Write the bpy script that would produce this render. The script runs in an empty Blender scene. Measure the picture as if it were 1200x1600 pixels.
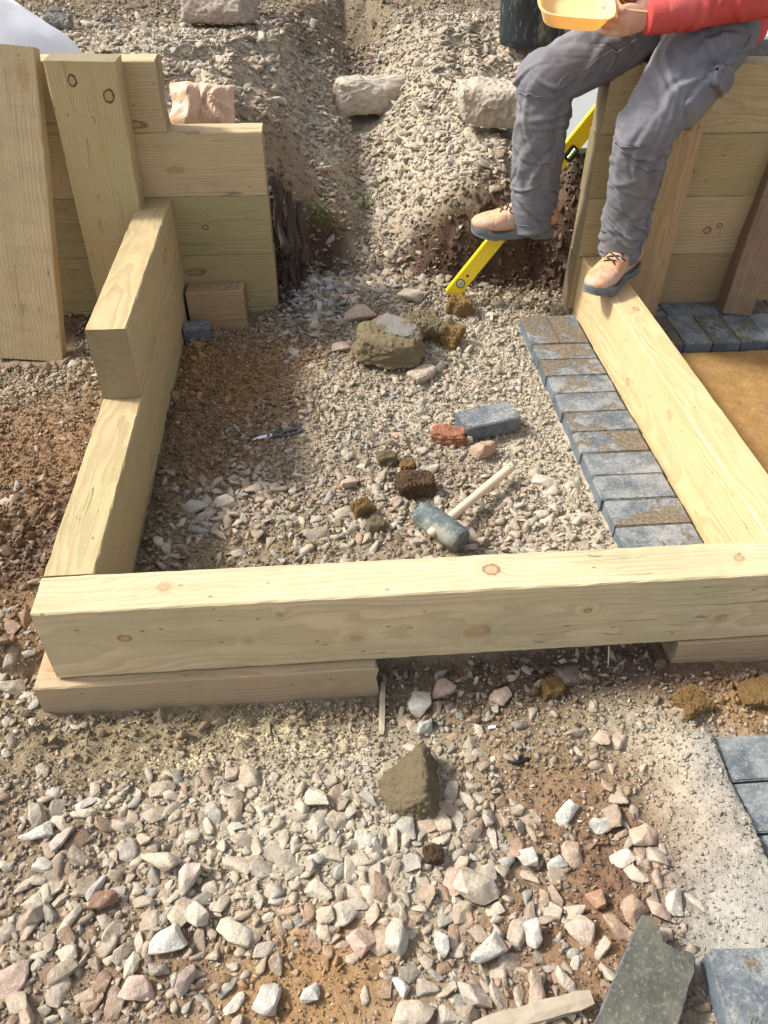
import bpy, bmesh, math, random
import numpy as np
from mathutils import Vector, Matrix, noise as mnoise
from mathutils.bvhtree import BVHTree
random.seed(7); np.random.seed(7)
RNG = np.random.default_rng(7)
S = bpy.context.scene
COL = S.collection

# ------------------------------------------------------------------ camera
CP = np.array([.5781, -1.0245, 1.328]); FPX = 1209.16
def _axes(yaw, pitch, roll):
    y, p, r = np.radians([yaw, pitch, roll])
    F = np.array([math.sin(y)*math.cos(p), math.cos(y)*math.cos(p), math.sin(p)])
    R = np.cross(F, [0, 0, 1]); R /= np.linalg.norm(R); U = np.cross(R, F)
    return R*math.cos(r)+U*math.sin(r), -R*math.sin(r)+U*math.cos(r), F
CR, CU, CF = _axes(5.32, -41.462, .8351)
cd = bpy.data.cameras.new('camera'); cam = bpy.data.objects.new('camera', cd); COL.objects.link(cam)
cd.sensor_fit = 'HORIZONTAL'; cd.sensor_width = 36; cd.lens = 36*FPX/1200; cd.clip_start = .05; cd.clip_end = 500
M4 = Matrix.Identity(4)
for i in range(3):
    M4[i][0] = CR[i]; M4[i][1] = CU[i]; M4[i][2] = -CF[i]; M4[i][3] = CP[i]
cam.matrix_world = M4
S.camera = cam
# ------------------------------------------------------------------ world, sun, exposure
SUNV = Vector((-1.0, .27, 1.02)).normalized()
w = bpy.data.worlds.new('World'); S.world = w; w.use_nodes = True
sk = w.node_tree.nodes.new('ShaderNodeTexSky'); sk.sky_type = 'NISHITA'; sk.sun_disc = False
sk.sun_elevation = math.asin(SUNV.z); sk.sun_rotation = math.atan2(SUNV.x, SUNV.y)
sk.dust_density = 3.0; sk.air_density = 1.0; sk.ozone_density = .6
bg = w.node_tree.nodes['Background']; bg.inputs['Strength'].default_value = .145
hs_ = w.node_tree.nodes.new('ShaderNodeHueSaturation'); hs_.inputs['Saturation'].default_value = .4          # thin bright cloud
w.node_tree.links.new(sk.outputs[0], hs_.inputs['Color']); w.node_tree.links.new(hs_.outputs[0], bg.inputs[0])
sd = bpy.data.lights.new('sun', 'SUN'); sd.energy = 3.1; sd.angle = math.radians(8); sd.color = (1, .955, .87)
sun = bpy.data.objects.new('sun', sd); COL.objects.link(sun); sun.rotation_euler = SUNV.to_track_quat('Z', 'Y').to_euler(); sun.location = (-3, 1, 4)
S.view_settings.view_transform = 'Standard'; S.view_settings.look = 'None'
S.view_settings.exposure = .82; S.view_settings.gamma = 1

def depth(p): return float((np.array(p)-CP)@CF)
def at_z(px, py, z):                                   # photo point -> place on the level z
    d = CR*(px-600)/FPX+CU*(800-py)/FPX+CF
    return CP+d*(z-CP[2])/d[2]

# ------------------------------------------------------------------ helpers
def tag(o, label=None, cat=None, group=None, kind=None):
    if label: o['label'] = label
    if cat: o['category'] = cat; o['kind'] = 'thing'
    if group: o['group'] = group
    if kind: o['kind'] = kind
    return o
def link(o, parent=None):
    COL.objects.link(o)
    if parent is not None: o.parent = parent
    return o
def empty(name, loc=(0, 0, 0), rot=(0, 0, 0)):
    o = bpy.data.objects.new(name, None); o.location = loc; o.rotation_euler = rot; o.empty_display_size = .05
    return link(o)
def mesh_obj(name, v, f, m, parent=None, smooth=False, loc=None, rot=None):
    me = bpy.data.meshes.new(name); me.from_pydata([tuple(a) for a in v], [], f); me.update()
    if smooth: me.shade_smooth()
    o = bpy.data.objects.new(name, me)
    if m: me.materials.append(m)
    if loc is not None: o.location = loc
    if rot is not None: o.rotation_euler = rot
    return link(o, parent)
def bm_obj(name, bm, m, parent=None, smooth=False, loc=None, rot=None):
    me = bpy.data.meshes.new(name); bm.to_mesh(me); bm.free()
    if smooth: me.shade_smooth()
    if m: me.materials.append(m)
    o = bpy.data.objects.new(name, me)
    if loc is not None: o.location = loc
    if rot is not None: o.rotation_euler = rot
    return link(o, parent)

# ---- numpy value noise
_T = np.random.default_rng(3).random((256, 256))
def vn(x, y):
    xi = np.floor(x).astype(int); yi = np.floor(y).astype(int); fx = x-xi; fy = y-yi
    fx = fx*fx*(3-2*fx); fy = fy*fy*(3-2*fy)
    a = _T[xi & 255, yi & 255]; b = _T[(xi+1) & 255, yi & 255]; c = _T[xi & 255, (yi+1) & 255]; d = _T[(xi+1) & 255, (yi+1) & 255]
    return (a*(1-fx)+b*fx)*(1-fy)+(c*(1-fx)+d*fx)*fy
def fbm(x, y, f, o=4, g=.5, s=0.):
    r = 0; a = 1; t = 0
    for k in range(o):
        r = r+a*vn(x*f+s+17.3*k, y*f+s*1.7+9.1*k); t += a; a *= g; f *= 2.03
    return r/t-.5
def ss(x, a, b):
    t = np.clip((x-a)/(b-a), 0, 1); return t*t*(3-2*t)
def cells(x, y, f, s=0):                              # lumps: distance to the nearest jittered point
    X = x*f; Y = y*f; xi = np.floor(X).astype(int); yi = np.floor(Y).astype(int); d = np.full(np.shape(X), 9.)
    for i in (-1, 0, 1):
        for j in (-1, 0, 1):
            cx = xi+i; cy = yi+j
            jx = _T[(cx+s) & 255, (cy*3+s) & 255]; jy = _T[(cx*5+s+31) & 255, (cy+s+77) & 255]
            d = np.minimum(d, np.hypot(cx+jx-X, cy+jy-Y))
    return d

# ------------------------------------------------------------------ node helper
class NT:
    def __init__(s, name):
        s.m = bpy.data.materials.new(name); s.m.use_nodes = True; s.t = s.m.node_tree; s.n = s.t.nodes
        s.b = s.n['Principled BSDF']
    def __call__(s, typ, props=None, **ins):
        n = s.n.new('ShaderNode'+typ)
        for k, v in (props or {}).items(): setattr(n, k, v)
        for k, v in ins.items():
            i = n.inputs[int(k[1:])] if k[0] == '_' and k[1:].isdigit() else n.inputs[k.replace('_', ' ')]
            s.set(i, v)
        return n
    def set(s, i, v):
        if isinstance(v, bpy.types.NodeSocket): s.t.links.new(v, i)
        elif hasattr(v, 'outputs'): s.t.links.new(v.outputs[0], i)
        else:
            if isinstance(v, (tuple, list)) and len(v) == 3 and i.type == 'RGBA': v = (*v, 1)
            i.default_value = v
    def math(s, op, a, b=0., c=None):
        n = s('Math', dict(operation=op), _0=a, _1=b)
        if c is not None: s.set(n.inputs[2], c)
        return n.outputs[0]
    def vmath(s, op, a, b=(0, 0, 0)):
        return s('VectorMath', dict(operation=op), _0=a, _1=b).outputs[0]
    def noise(s, vec, scale, detail=3., rough=.55, out=0, dist=0.):
        n = s('TexNoise', None, Scale=scale, Detail=detail, Roughness=rough, Distortion=dist)
        if vec is not None: s.set(n.inputs['Vector'], vec)
        return n.outputs[out]
    def ramp(s, x, a, b, lo=0., hi=1.):
        n = s('MapRange', dict(interpolation_type='SMOOTHSTEP'), _0=x, _1=a, _2=b, _3=lo, _4=hi); return n.outputs[0]
    def mix(s, f, a, b, mode='MIX'):
        n = s('Mix', dict(data_type='RGBA', blend_type=mode)); s.set(n.inputs[0], f); s.set(n.inputs[6], a); s.set(n.inputs[7], b); return n.outputs[2]
    def bump(s, h, strength=.5, dist=.002, n=None):
        b = s('Bump', None, Strength=strength, Distance=dist, Height=h)
        if n is not None: s.set(b.inputs['Normal'], n)
        return b.outputs[0]
    def out(s, col=None, rough=None, normal=None, **kw):
        if col is not None: s.set(s.b.inputs['Base Color'], col)
        if rough is not None: s.set(s.b.inputs['Roughness'], rough)
        if normal is not None: s.set(s.b.inputs['Normal'], normal)
        for k, v in kw.items(): s.set(s.b.inputs[k.replace('_', ' ')], v)
        return s.m

def obj_rand(N):
    oi = N('ObjectInfo'); r = oi.outputs['Random']
    v = N('CombineXYZ', None, _0=N.math('MULTIPLY', r, 37.), _1=N.math('MULTIPLY', r, 91.), _2=N.math('MULTIPLY', r, 53.)).outputs[0]
    return r, v

def wood_mat(name, pale=(.66, .55, .35), late=(.46, .34, .18), green=(.42, .40, .23), knots=(), greenamt=.5, dirt=.3, knotdens=1., pith=None, gray=0., rimk=0.):
    N = NT(name); tc = N('TexCoord').outputs['Object']; r, rv = obj_rand(N)
    P = tc
    sep = N('SeparateXYZ', None, _0=P)
    x, y, z = sep.outputs
    # generic knots (elongated voronoi cells)
    kv = N.vmath('MULTIPLY', N.vmath('ADD', P, rv), (2.6, 7, 7))
    vo = N('TexVoronoi', dict(feature='F1'), Vector=kv, Scale=1.)
    d = vo.outputs['Distance']
    kd = N.math('DIVIDE', d, .10*knotdens)            # 1 = rim of the knot
    kwob = N.math('MULTIPLY_ADD', N.noise(N.vmath('ADD', P, rv), 55., 3., .6), .9, .55)
    for (kx, ky, kz, kr) in knots:
        dv = N.vmath('MULTIPLY', N.vmath('SUBTRACT', P, (kx, ky, kz)), (1/kr*.8, 1/kr, 1/kr))
        ln = N('VectorMath', dict(operation='LENGTH'), _0=dv).outputs['Value']
        kd = N.math('MINIMUM', kd, ln)
    kd = N.math('MULTIPLY', kd, kwob)
    bulge = N.math('POWER', 2.718, N.math('MULTIPLY', kd, -.75))
    knot = N.ramp(kd, 1.0, .75)
    rim = N.math('MULTIPLY', N.ramp(kd, .7, .95), N.ramp(kd, 1.35, 1.0))
    # rings about an offset pith, stretched along the grain
    st = N.vmath('MULTIPLY', N.vmath('ADD', P, rv), (.55, 2.2, 2.2))
    wn = N.noise(st, 2.2, 3., .5)
    wn2 = N.noise(N.vmath('MULTIPLY', N.vmath('ADD', P, rv), (1.2, 9, 9)), 2., 2., .5)
    if pith: oy, oz = pith
    else:
        oy = N.math('MULTIPLY_ADD', r, .16, -.11); oz = N.math('MULTIPLY_ADD', N.math('FRACT', N.math('MULTIPLY', r, 7.7)), .2, -.07)
    dy = N.math('SUBTRACT', y, oy); dz = N.math('SUBTRACT', z, oz)
    rad = N.math('SQRT', N.math('ADD', N.math('MULTIPLY', dy, dy), N.math('MULTIPLY', dz, dz)))
    rad = N.math('ADD', rad, N.math('MULTIPLY', wn, .10)); rad = N.math('ADD', rad, N.math('MULTIPLY', wn2, .012))
    rad = N.math('ADD', rad, N.math('MULTIPLY', bulge, .03))
    fr = N.math('FRACT', N.math('MULTIPLY', rad, 120.))
    ring = N.math('MULTIPLY', N.ramp(fr, .1, .85), N.ramp(fr, 1., .9))
    fib = N.noise(N.vmath('MULTIPLY', N.vmath('ADD', P, rv), (5, 260, 260)), 1., 3., .6)
    big = N.noise(N.vmath('MULTIPLY', N.vmath('ADD', P, rv), (3, 9, 9)), 1., 3., .55)
    blot = N.noise(N.vmath('ADD', P, rv), 14., 5., .65)
    c = N.mix(N.math('MULTIPLY', ring, .50), pale, late)
    c = N.mix(N.math('MULTIPLY', N.ramp(big, .38, .68), greenamt), c, green)
    c = N.mix(N.math('MULTIPLY', N.ramp(fib, .45, .75), .28), c, late)
    c = N.mix(N.math('MULTIPLY', N.ramp(blot, .52, .74), dirt), c, (.30, .22, .13))
    c = N.mix(N.math('MULTIPLY', N.ramp(bulge, .12, .6), .42), c, (.50, .30, .14))
    c = N.mix(N.math('MULTIPLY', knot, N.math('MULTIPLY_ADD', N.noise(N.vmath('ADD', P, rv), 9., 1., .5), .8, .05)), c, (.36, .21, .11))
    c = N.mix(N.math('MULTIPLY', rim, N.ramp(N.noise(N.vmath('ADD', P, rv), 7., 2., .5), .38, .62, .1, .75)), c, (.15, .08, .04))
    if rimk: c = N.mix(N.math('MULTIPLY', rim, rimk), c, (.045, .035, .03))
    nx = N.math('ABSOLUTE', N('SeparateXYZ', None, _0=N('TexCoord').outputs['Normal']).outputs[0])
    c = N.mix(N.math('MULTIPLY', N.ramp(nx, .75, .9), N.math('MULTIPLY_ADD', blot, .5, .45)), c, (.17, .14, .085))
    ck = N.math('ABSOLUTE', N.math('SUBTRACT', N.noise(N.vmath('MULTIPLY', N.vmath('ADD', P, rv), (1.1, 34, 34)), 1., 2., .5), .5))
    ckm = N.math('MULTIPLY', N.ramp(ck, .005, .0015), N.ramp(N.noise(N.vmath('MULTIPLY', N.vmath('ADD', P, rv), (2.2, 8, 8)), 1., 2., .5), .54, .64))
    c = N.mix(N.math('MULTIPLY', ckm, .6), c, (.09, .06, .035))
    stk = N.noise(N.vmath('MULTIPLY', N.vmath('ADD', P, rv), (1.6, 30, 30)), 1., 4., .65)
    c = N.mix(N.math('MULTIPLY', N.ramp(stk, .50, .72), .38), c, late)
    # small drilled or splintered specks
    sp = N('TexVoronoi', dict(feature='F1'), Vector=N.vmath('MULTIPLY', N.vmath('ADD', P, rv), (14, 30, 30)), Scale=1.).outputs['Distance']
    c = N.mix(N.math('MULTIPLY', N.ramp(sp, .085, .05), .7), c, (.12, .08, .05))
    # tone differs from timber to timber
    val = N.math('MULTIPLY_ADD', r, .22, .88)
    hs = N('HueSaturation', None, Hue=N.math('MULTIPLY_ADD', r, -.012, .505), Saturation=.96, Value=val, Color=c)
    if gray: c2 = N.mix(gray, hs.outputs[0], (.25, .22, .19))
    else: c2 = hs.outputs[0]
    h = N.math('ADD', N.math('MULTIPLY', ring, -.3), N.math('MULTIPLY', fib, .8))
    h = N.math('ADD', h, N.math('MULTIPLY', N.noise(N.vmath('ADD', P, rv), 60., 4., .6), .5)); h = N.math('ADD', h, N.math('MULTIPLY', ckm, -2.5))
    h = N.math('ADD', h, N.math('MULTIPLY', N.noise(N.vmath('MULTIPLY', N.vmath('ADD', P, rv), (240, 12, 12)), 1., 2., .5), .5))
    return N.out(c2, .78, N.bump(h, .55, .0016), Specular_IOR_Level=.25)

def timber(name, L, H, T, m, parent=None, loc=(0, 0, 0), rot=(0, 0, 0), rough0=0., rough1=0., bev=.003, seed=0):
    """squared timber: length along local X from 0 to L, thickness T along Y, height H along Z; corner at the origin"""
    rr = random.Random(seed*31+int(L*1000)+int(H*977))
    n = max(2, int(L/.03)); bv = bev
    prof = [(bv, 0), (T/2, 0), (T-bv, 0), (T, bv), (T, H/3), (T, 2*H/3), (T, H-bv), (T-bv, H), (T/2, H), (bv, H), (0, H-bv), (0, 2*H/3), (0, H/3), (0, bv)]
    k = len(prof); V = []; Fc = []
    for i in range(n+1):
        x = L*i/n
        for j, (a, b) in enumerate(prof):
            e = .0005 if j in (0, 2, 3, 6, 7, 9, 10, 13) else .0004
            ex = 0
            if i == 0 and rough0: ex = rr.uniform(-rough0, rough0*.3)
            if i == n and rough1: ex = rr.uniform(-rough1*.3, rough1)
            V.append((x+ex, a+rr.gauss(0, e), b+rr.gauss(0, e)))
    for i in range(n):
        for j in range(k):
            a = i*k+j; b = i*k+(j+1) % k; Fc.append((a, b, b+k, a+k))
    c0 = len(V); V.append((rr.uniform(-.001, .0), T/2, H/2)); c1 = len(V); V.append((L, T/2, H/2))
    for j in range(k):
        Fc.append((c0, (j+1) % k, j)); Fc.append((c1, n*k+j, n*k+(j+1) % k))
    Fc = [tuple(reversed(f)) for f in Fc]
    # make normals face outwards
    me = bpy.data.meshes.new(name); me.from_pydata(V, [], Fc)
    bm = bmesh.new(); bm.from_mesh(me); bmesh.ops.recalc_face_normals(bm, faces=bm.faces); bm.to_mesh(me); bm.free()
    me.materials.append(m); o = bpy.data.objects.new(name, me); o.location = loc; o.rotation_euler = rot
    return link(o, parent)

# ------------------------------------------------------------------ materials
def ground_mat():
    N = NT('ground_soil'); P = N('TexCoord').outputs['Object']
    base = N('Attribute', dict(attribute_name='tint')).outputs['Color']
    msk = N('Attribute', dict(attribute_name='mask')); sp = N('SeparateColor', None, _0=msk.outputs['Color'])
    n1 = N.noise(P, 26., 5., .62); n2 = N.noise(P, 140., 4., .6); n3 = N.noise(P, 420., 2., .6)
    v = N.math('MULTIPLY_ADD', n1, .9, .55); v = N.math('MULTIPLY', v, N.math('MULTIPLY_ADD', n2, .9, .55))
    v = N.math('MULTIPLY', v, N.math('MULTIPLY_ADD', n3, .5, .75))
    c = N.mix(1., base, N('CombineColor', None, _0=v, _1=v, _2=v).outputs[0], 'MULTIPLY')
    c = N.mix(N.math('MULTIPLY', N.ramp(N.noise(P, 55., 4., .6), .52, .72), .35), c, N.mix(.5, base, (.36, .3, .24)))
    # pale sawdust flecks, thick where the red channel of the mask says so
    fl = N('TexVoronoi', dict(feature='F1'), Vector=N.vmath('ADD', P, N.vmath('MULTIPLY', N.noise(P, 90., 2., .5, out=1), (.01, .01, .01))), Scale=150.).outputs
    thr = N.math('MULTIPLY_ADD', sp.outputs[0], .85, .075)
    f = N.ramp(N.math('SUBTRACT', fl['Distance'], thr), .03, -.03)
    f = N.math('MULTIPLY', f, N.ramp(N.noise(P, 30., 3., .6), .42, .55, .25, 1.))
    c = N.mix(f, c, (.62, .52, .34))
    h = N.math('ADD', N.math('MULTIPLY', n2, 1.), N.math('MULTIPLY', n3, .5))
    return N.out(c, .95, N.bump(h, .9, .004), Specular_IOR_Level=.12)
def stone_mat(name, attr):
    N = NT(name); P = N('TexCoord').outputs['Object']
    if attr: base = N('Attribute', dict(attribute_name='tint')).outputs['Color']; Pn = P; k = 1.
    else:
        oi = N('ObjectInfo'); base = oi.outputs['Color']; r, rv = obj_rand(N); k = 1.
        Pn = N.vmath('ADD', N('NewGeometry').outputs['Position'], rv)
    n1 = N.noise(Pn, 34., 5., .65); n2 = N.noise(Pn, 160., 4., .65); n3 = N.noise(Pn, 600., 2., .6)
    v = N.math('MULTIPLY', N.math('MULTIPLY_ADD', n1, .9, .55), N.math('MULTIPLY_ADD', n2, .9, .56))
    v = N.math('MULTIPLY', v, N.math('MULTIPLY_ADD', n3, .7, .66))
    c = N.mix(1., base, N('CombineColor', None, _0=v, _1=v, _2=v).outputs[0], 'MULTIPLY')
    c = N.mix(N.math('MULTIPLY', N.ramp(N.noise(Pn, 45., 4., .7), .5, .66), .5), c, N.mix(.55, base, (.36, .23, .15)))
    c = N.mix(N.math('MULTIPLY', N.ramp(N.noise(Pn, 80., 3., .7), .58, .7), .4), c, (.5, .47, .43))
    h = N.math('ADD', n1, N.math('MULTIPLY', n2, .55)); h = N.math('ADD', h, N.math('MULTIPLY', n3, .25))
    return N.out(c, .92, N.bump(h, .85, .006), Specular_IOR_Level=.12)
def plain(name, col, rough=.7, nscale=40., var=.3, bump=.3, bd=.002, metal=0., spec=.4, **kw):
    N = NT(name); P = N('TexCoord').outputs['Object']
    n = N.noise(P, nscale, 5., .6); v = N.math('MULTIPLY_ADD', n, var*2, 1-var)
    c = N.mix(1., (*col, 1), N('CombineColor', None, _0=v, _1=v, _2=v).outputs[0], 'MULTIPLY')
    return N.out(c, rough, N.bump(n, bump, bd), Metallic=metal, Specular_IOR_Level=spec, **kw)
def brick_mat():
    N = NT('red_brick'); P = N('TexCoord').outputs['Object']; n = N.noise(P, 30., 5., .65)
    c = N.mix(N.ramp(n, .4, .62), (.36, .13, .06), (.22, .115, .075)); return N.out(c, .9, N.bump(n, .8, .003))
def clod_mat(name, a, b):                              # dried mud or mortar, gritty
    N = NT(name); P = N('TexCoord').outputs['Object']
    n1 = N.noise(P, 30., 5., .7); n2 = N.noise(P, 220., 3., .7)
    c = N.mix(N.ramp(n1, .35, .65), a, b)
    v = N.math('MULTIPLY_ADD', n2, 1.0, .5)
    c = N.mix(1., c, N('CombineColor', None, _0=v, _1=v, _2=v).outputs[0], 'MULTIPLY')
    g = N('TexVoronoi', dict(feature='F1'), Vector=P, Scale=170.).outputs['Distance']
    c = N.mix(N.ramp(g, .16, .1), c, (.5, .42, .3))
    return N.out(c, .95, N.bump(N.math('ADD', n1, n2), 1., .004), Specular_IOR_Level=.1)
def paver_mat(name, stain=.0, wet=False, pal=((.10, .115, .13), (.27, .28, .275))):
    N = NT(name); P = N('TexCoord').outputs['Object']; r, rv = obj_rand(N); Q = N.vmath('ADD', P, rv)
    n1 = N.noise(Q, 11., 6., .72); n2 = N.noise(Q, 110., 4., .75); n3 = N.noise(Q, 500., 2., .7)
    c = N.mix(N.ramp(n1, .36, .64), pal[0], pal[1])
    c = N.mix(N.math('MULTIPLY', N.ramp(n2, .5, .66), .5), c, (.44, .43, .40)); c = N.mix(N.math('MULTIPLY', N.ramp(n3, .52, .62), .5), c, (.06, .07, .08))
    c = N.mix(N.math('MULTIPLY', N.ramp(n2, .46, .3), .6), c, (.07, .085, .1))
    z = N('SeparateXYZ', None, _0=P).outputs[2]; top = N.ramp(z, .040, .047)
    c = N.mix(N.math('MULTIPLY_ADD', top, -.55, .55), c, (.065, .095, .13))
    s1 = N.math('ADD', N.noise(Q, 9., 5., .7), N.math('MULTIPLY', N.math('SUBTRACT', N.math('FRACT', N.math('MULTIPLY', r, 13.7)), .5), .16))
    sm = N.math('MULTIPLY', N.ramp(s1, .56-stain, .60-stain), top)
    grit = N.mix(N.ramp(n2, .35, .65), (.10, .08, .055), (.22, .17, .11))
    c = N.mix(N.math('MULTIPLY', sm, .9), c, grit)
    h = N.math('ADD', n2, N.math('MULTIPLY', n3, .8)); h = N.math('ADD', h, N.math('MULTIPLY', sm, .8))
    return N.out(c, .85, N.bump(h, .8, .0022), Specular_IOR_Level=.3)
M = {}
M['ground'] = ground_mat(); M['stone_stuff'] = stone_mat('gravel_stone', True); M['stone'] = stone_mat('single_stone', False)
M['wood'] = wood_mat('treated_timber', (.52, .40, .23), (.35, .24, .12), (.42, .35, .19), greenamt=.6, dirt=.35); M['wood_dull'] = wood_mat('treated_timber_dull', (.44, .345, .175), (.28, .20, .09), (.34, .31, .14), greenamt=.6, dirt=.5)
M['wood_post'] = wood_mat('treated_timber_post', (.47, .37, .19), (.31, .225, .105), (.38, .35, .16), knots=((1.20, 0, .13, .011), (1.16, 0, .035, .0135), (.62, 0, .10, .004)), rimk=.95, greenamt=.6, dirt=.45, knotdens=.4)
M['wood_c2'] = wood_mat('treated_timber_course', (.45, .355, .18), (.28, .20, .09), (.35, .32, .145), knots=((1.80, 0, .10, .008),), rimk=.8, greenamt=.6, dirt=.45, knotdens=.4)
M['wood_c3'] = wood_mat('treated_timber_right', (.46, .37, .20), (.28, .19, .09), (.40, .34, .17), knots=((.445, 0, .085, .010), (.485, 0, .10, .008)), rimk=.9, greenamt=.7, dirt=.35, knotdens=.5)
M['wood_warm'] = wood_mat('treated_timber_warm', (.46, .32, .17), (.32, .20, .095), (.33, .26, .14), greenamt=.3, dirt=.35)
M['wood_low'] = wood_mat('treated_timber_low', (.46, .34, .20), (.30, .20, .11), (.32, .27, .17), greenamt=.5, dirt=.45)
M['wood_front'] = wood_mat('treated_timber_front', (.60, .49, .30), (.40, .30, .16), (.43, .38, .22),
    knots=((.16, .0, .115, .009), (.62, 0, .075, .011), (.87, -.004, .075, .019), (.90, .055, .2, .013), (.245, .055, .2, .011), (1.40, 0, .07, .011), (1.42, .05, .2, .008), (.47, 0, .16, .006), (.40, 0, .085, .006), (1.1, 0, .12, .006)), greenamt=.75, dirt=.2, knotdens=.35, pith=(.16, .075))
M['wood_side'] = wood_mat('treated_timber_side', (.60, .45, .23), (.42, .28, .12), (.46, .38, .18),
    knots=((.55, .1, .14, .012), (.85, .1, .06, .010), (1.05, .04, .2, .009)), greenamt=.35, dirt=.2, knotdens=.45)
M['wood_old'] = wood_mat('weathered_timber', (.27, .17, .10), (.15, .085, .045), (.24, .19, .14), greenamt=.5, dirt=.7, gray=.08)
M['paver'] = paver_mat('charcoal_paver', .03); M['paver_dirty'] = paver_mat('charcoal_paver_dirty', .09); M['paver_clean'] = paver_mat('charcoal_paver_clean', -.05)
M['redbrick'] = brick_mat(); M['clod'] = clod_mat('mud_clod', (.22, .17, .095), (.33, .27, .17)); M['clod_orange'] = clod_mat('sandy_clod', (.42, .25, .09), (.22, .145, .075))
M['clod_dark'] = clod_mat('dark_clod', (.11, .07, .045), (.19, .12, .07)); M['mortar'] = clod_mat('mortar_lump', (.30, .28, .25), (.38, .36, .33))

# ------------------------------------------------------------------ ground height
XB = [-3, .2, .42, .55, .66, .78, .9, 1.05, 1.2, 1.5, 1.8, 3]
YB = [1.76, 1.76, 1.80, 1.95, 1.99, 1.90, 1.93, 1.85, 1.80, 1.79, 1.76, 1.76]
HB = [.42, .42, .30, .20, .15, .02, .05, .19, .27, .24, .45, .45]
def H(x, y, detail=True):
    x = np.asarray(x, float); y = np.asarray(y, float)
    front = -.100+.012*fbm(x, y, 3., 3, s=5)
    front = front+.03*ss(y, -.30, -.02)*ss(x, .72, 1.3)*ss(x, 1.9, 1.2)-.02*np.exp(-((x-.98)**2/.05+(y+.42)**2/.02))
    front = front+.02*np.exp(-((x+.25)**2/.06+(y+.1)**2/.05))
    ins = -.03+.016*fbm(x, y, 3.5, 3, s=2)+.02*ss(x, .9, 1.28)*ss(y, .2, .6)*0-.025*np.exp(-((x-.4)**2/.02+(y-.7)**2/.03))
    ins = ins+.045*np.exp(-((x-.82)**2/.03+(y-1.33)**2/.03))+.05*np.exp(-((x-.55)**2/.03+(y-1.72)**2/.03))+.04*np.exp(-((x-.95)**2/.05+(y-1.72)**2/.02))
    ins = ins+.015*np.exp(-((x-.16)**2/.004))*ss(y, .15, .3)
    left = -.01+.03*fbm(x, y, 3., 3, s=9)-.05*ss(y, .2, -.1)
    right = np.where(y > 1.235, -.036, -.010+.008*fbm(x, y, 5., 3, s=4))
    b = ss(y, .045, .12)
    mid = np.where(x < .05, left, np.where(x > 1.56, right, ins))
    h = front*(1-b)+mid*b
    yb = np.interp(x, XB, YB)+.14*fbm(x, y, 5., 3, s=11); hb = np.interp(x, XB, HB)*(1+.5*fbm(x, y, 7., 2, s=14))
    t = y-yb
    top = .64+.05*fbm(x, y, 1.3, 3, s=21)+.04*np.exp(-((x-.75)**2/.7+(y-4.5)**2/.25))+.05*np.exp(-((x+.35)**2/.2+(y-3.9)**2/.3))
    slope = np.minimum(hb+.285*np.clip(t-.08, 0, 9), top)
    # gully down the middle of the bank
    slope = slope+ss(t, .1, .5)*(.05*fbm(x, y, 2.6, 3, s=51)+.045*(.5-np.abs(fbm(x, y, 5., 3, s=57))*2-.3)*.8)
    slope = slope-.05*np.exp(-((x-.80-.05*(y-2.5))**2/.015))*ss(y, 1.9, 2.3)*ss(y, 4., 3.2)
    h = h+(slope-h)*ss(t, -.02, .11)
    h = h+.034*ss(x, 1.19, 1.325)*ss(y, -.155, -.20)*ss(x, 1.352, 1.338)
    if detail:
        soft = 1-.75*((x > 1.6) & (y < 1.24) & (y > 0))
        h = h+soft*(.016*fbm(x, y, 14., 4, .55, s=1)+.004*fbm(x, y, 90., 2, s=3))
        lump = np.clip(.45-cells(x+.01*fbm(x, y, 40., 2), y, 22.), 0, 1)**.7
        dirtm = soft*(.35+.65*ss(fbm(x, y, 2.5, 2, s=40), -.1, .15))
        h = h+.014*lump*dirtm
        lump2 = np.clip(.42-cells(x, y, 60., 50), 0, 1)
        h = h+.008*lump2*soft
        rg = .5-np.abs(fbm(x, y, 34., 3, .6, s=7))*2; h = h+soft*.007*rg*dirtm
    return h
def at(px, py, z0=0.):                                 # where the sight line meets the ground
    d = CR*(px-600)/FPX+CU*(800-py)/FPX+CF
    t = np.linspace(.6, 9, 1700); p = CP[None]+d[None]*t[:, None]
    k = np.argmax(p[:, 2] <= H(p[:, 0], p[:, 1], False)+z0)
    return p[k]

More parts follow.
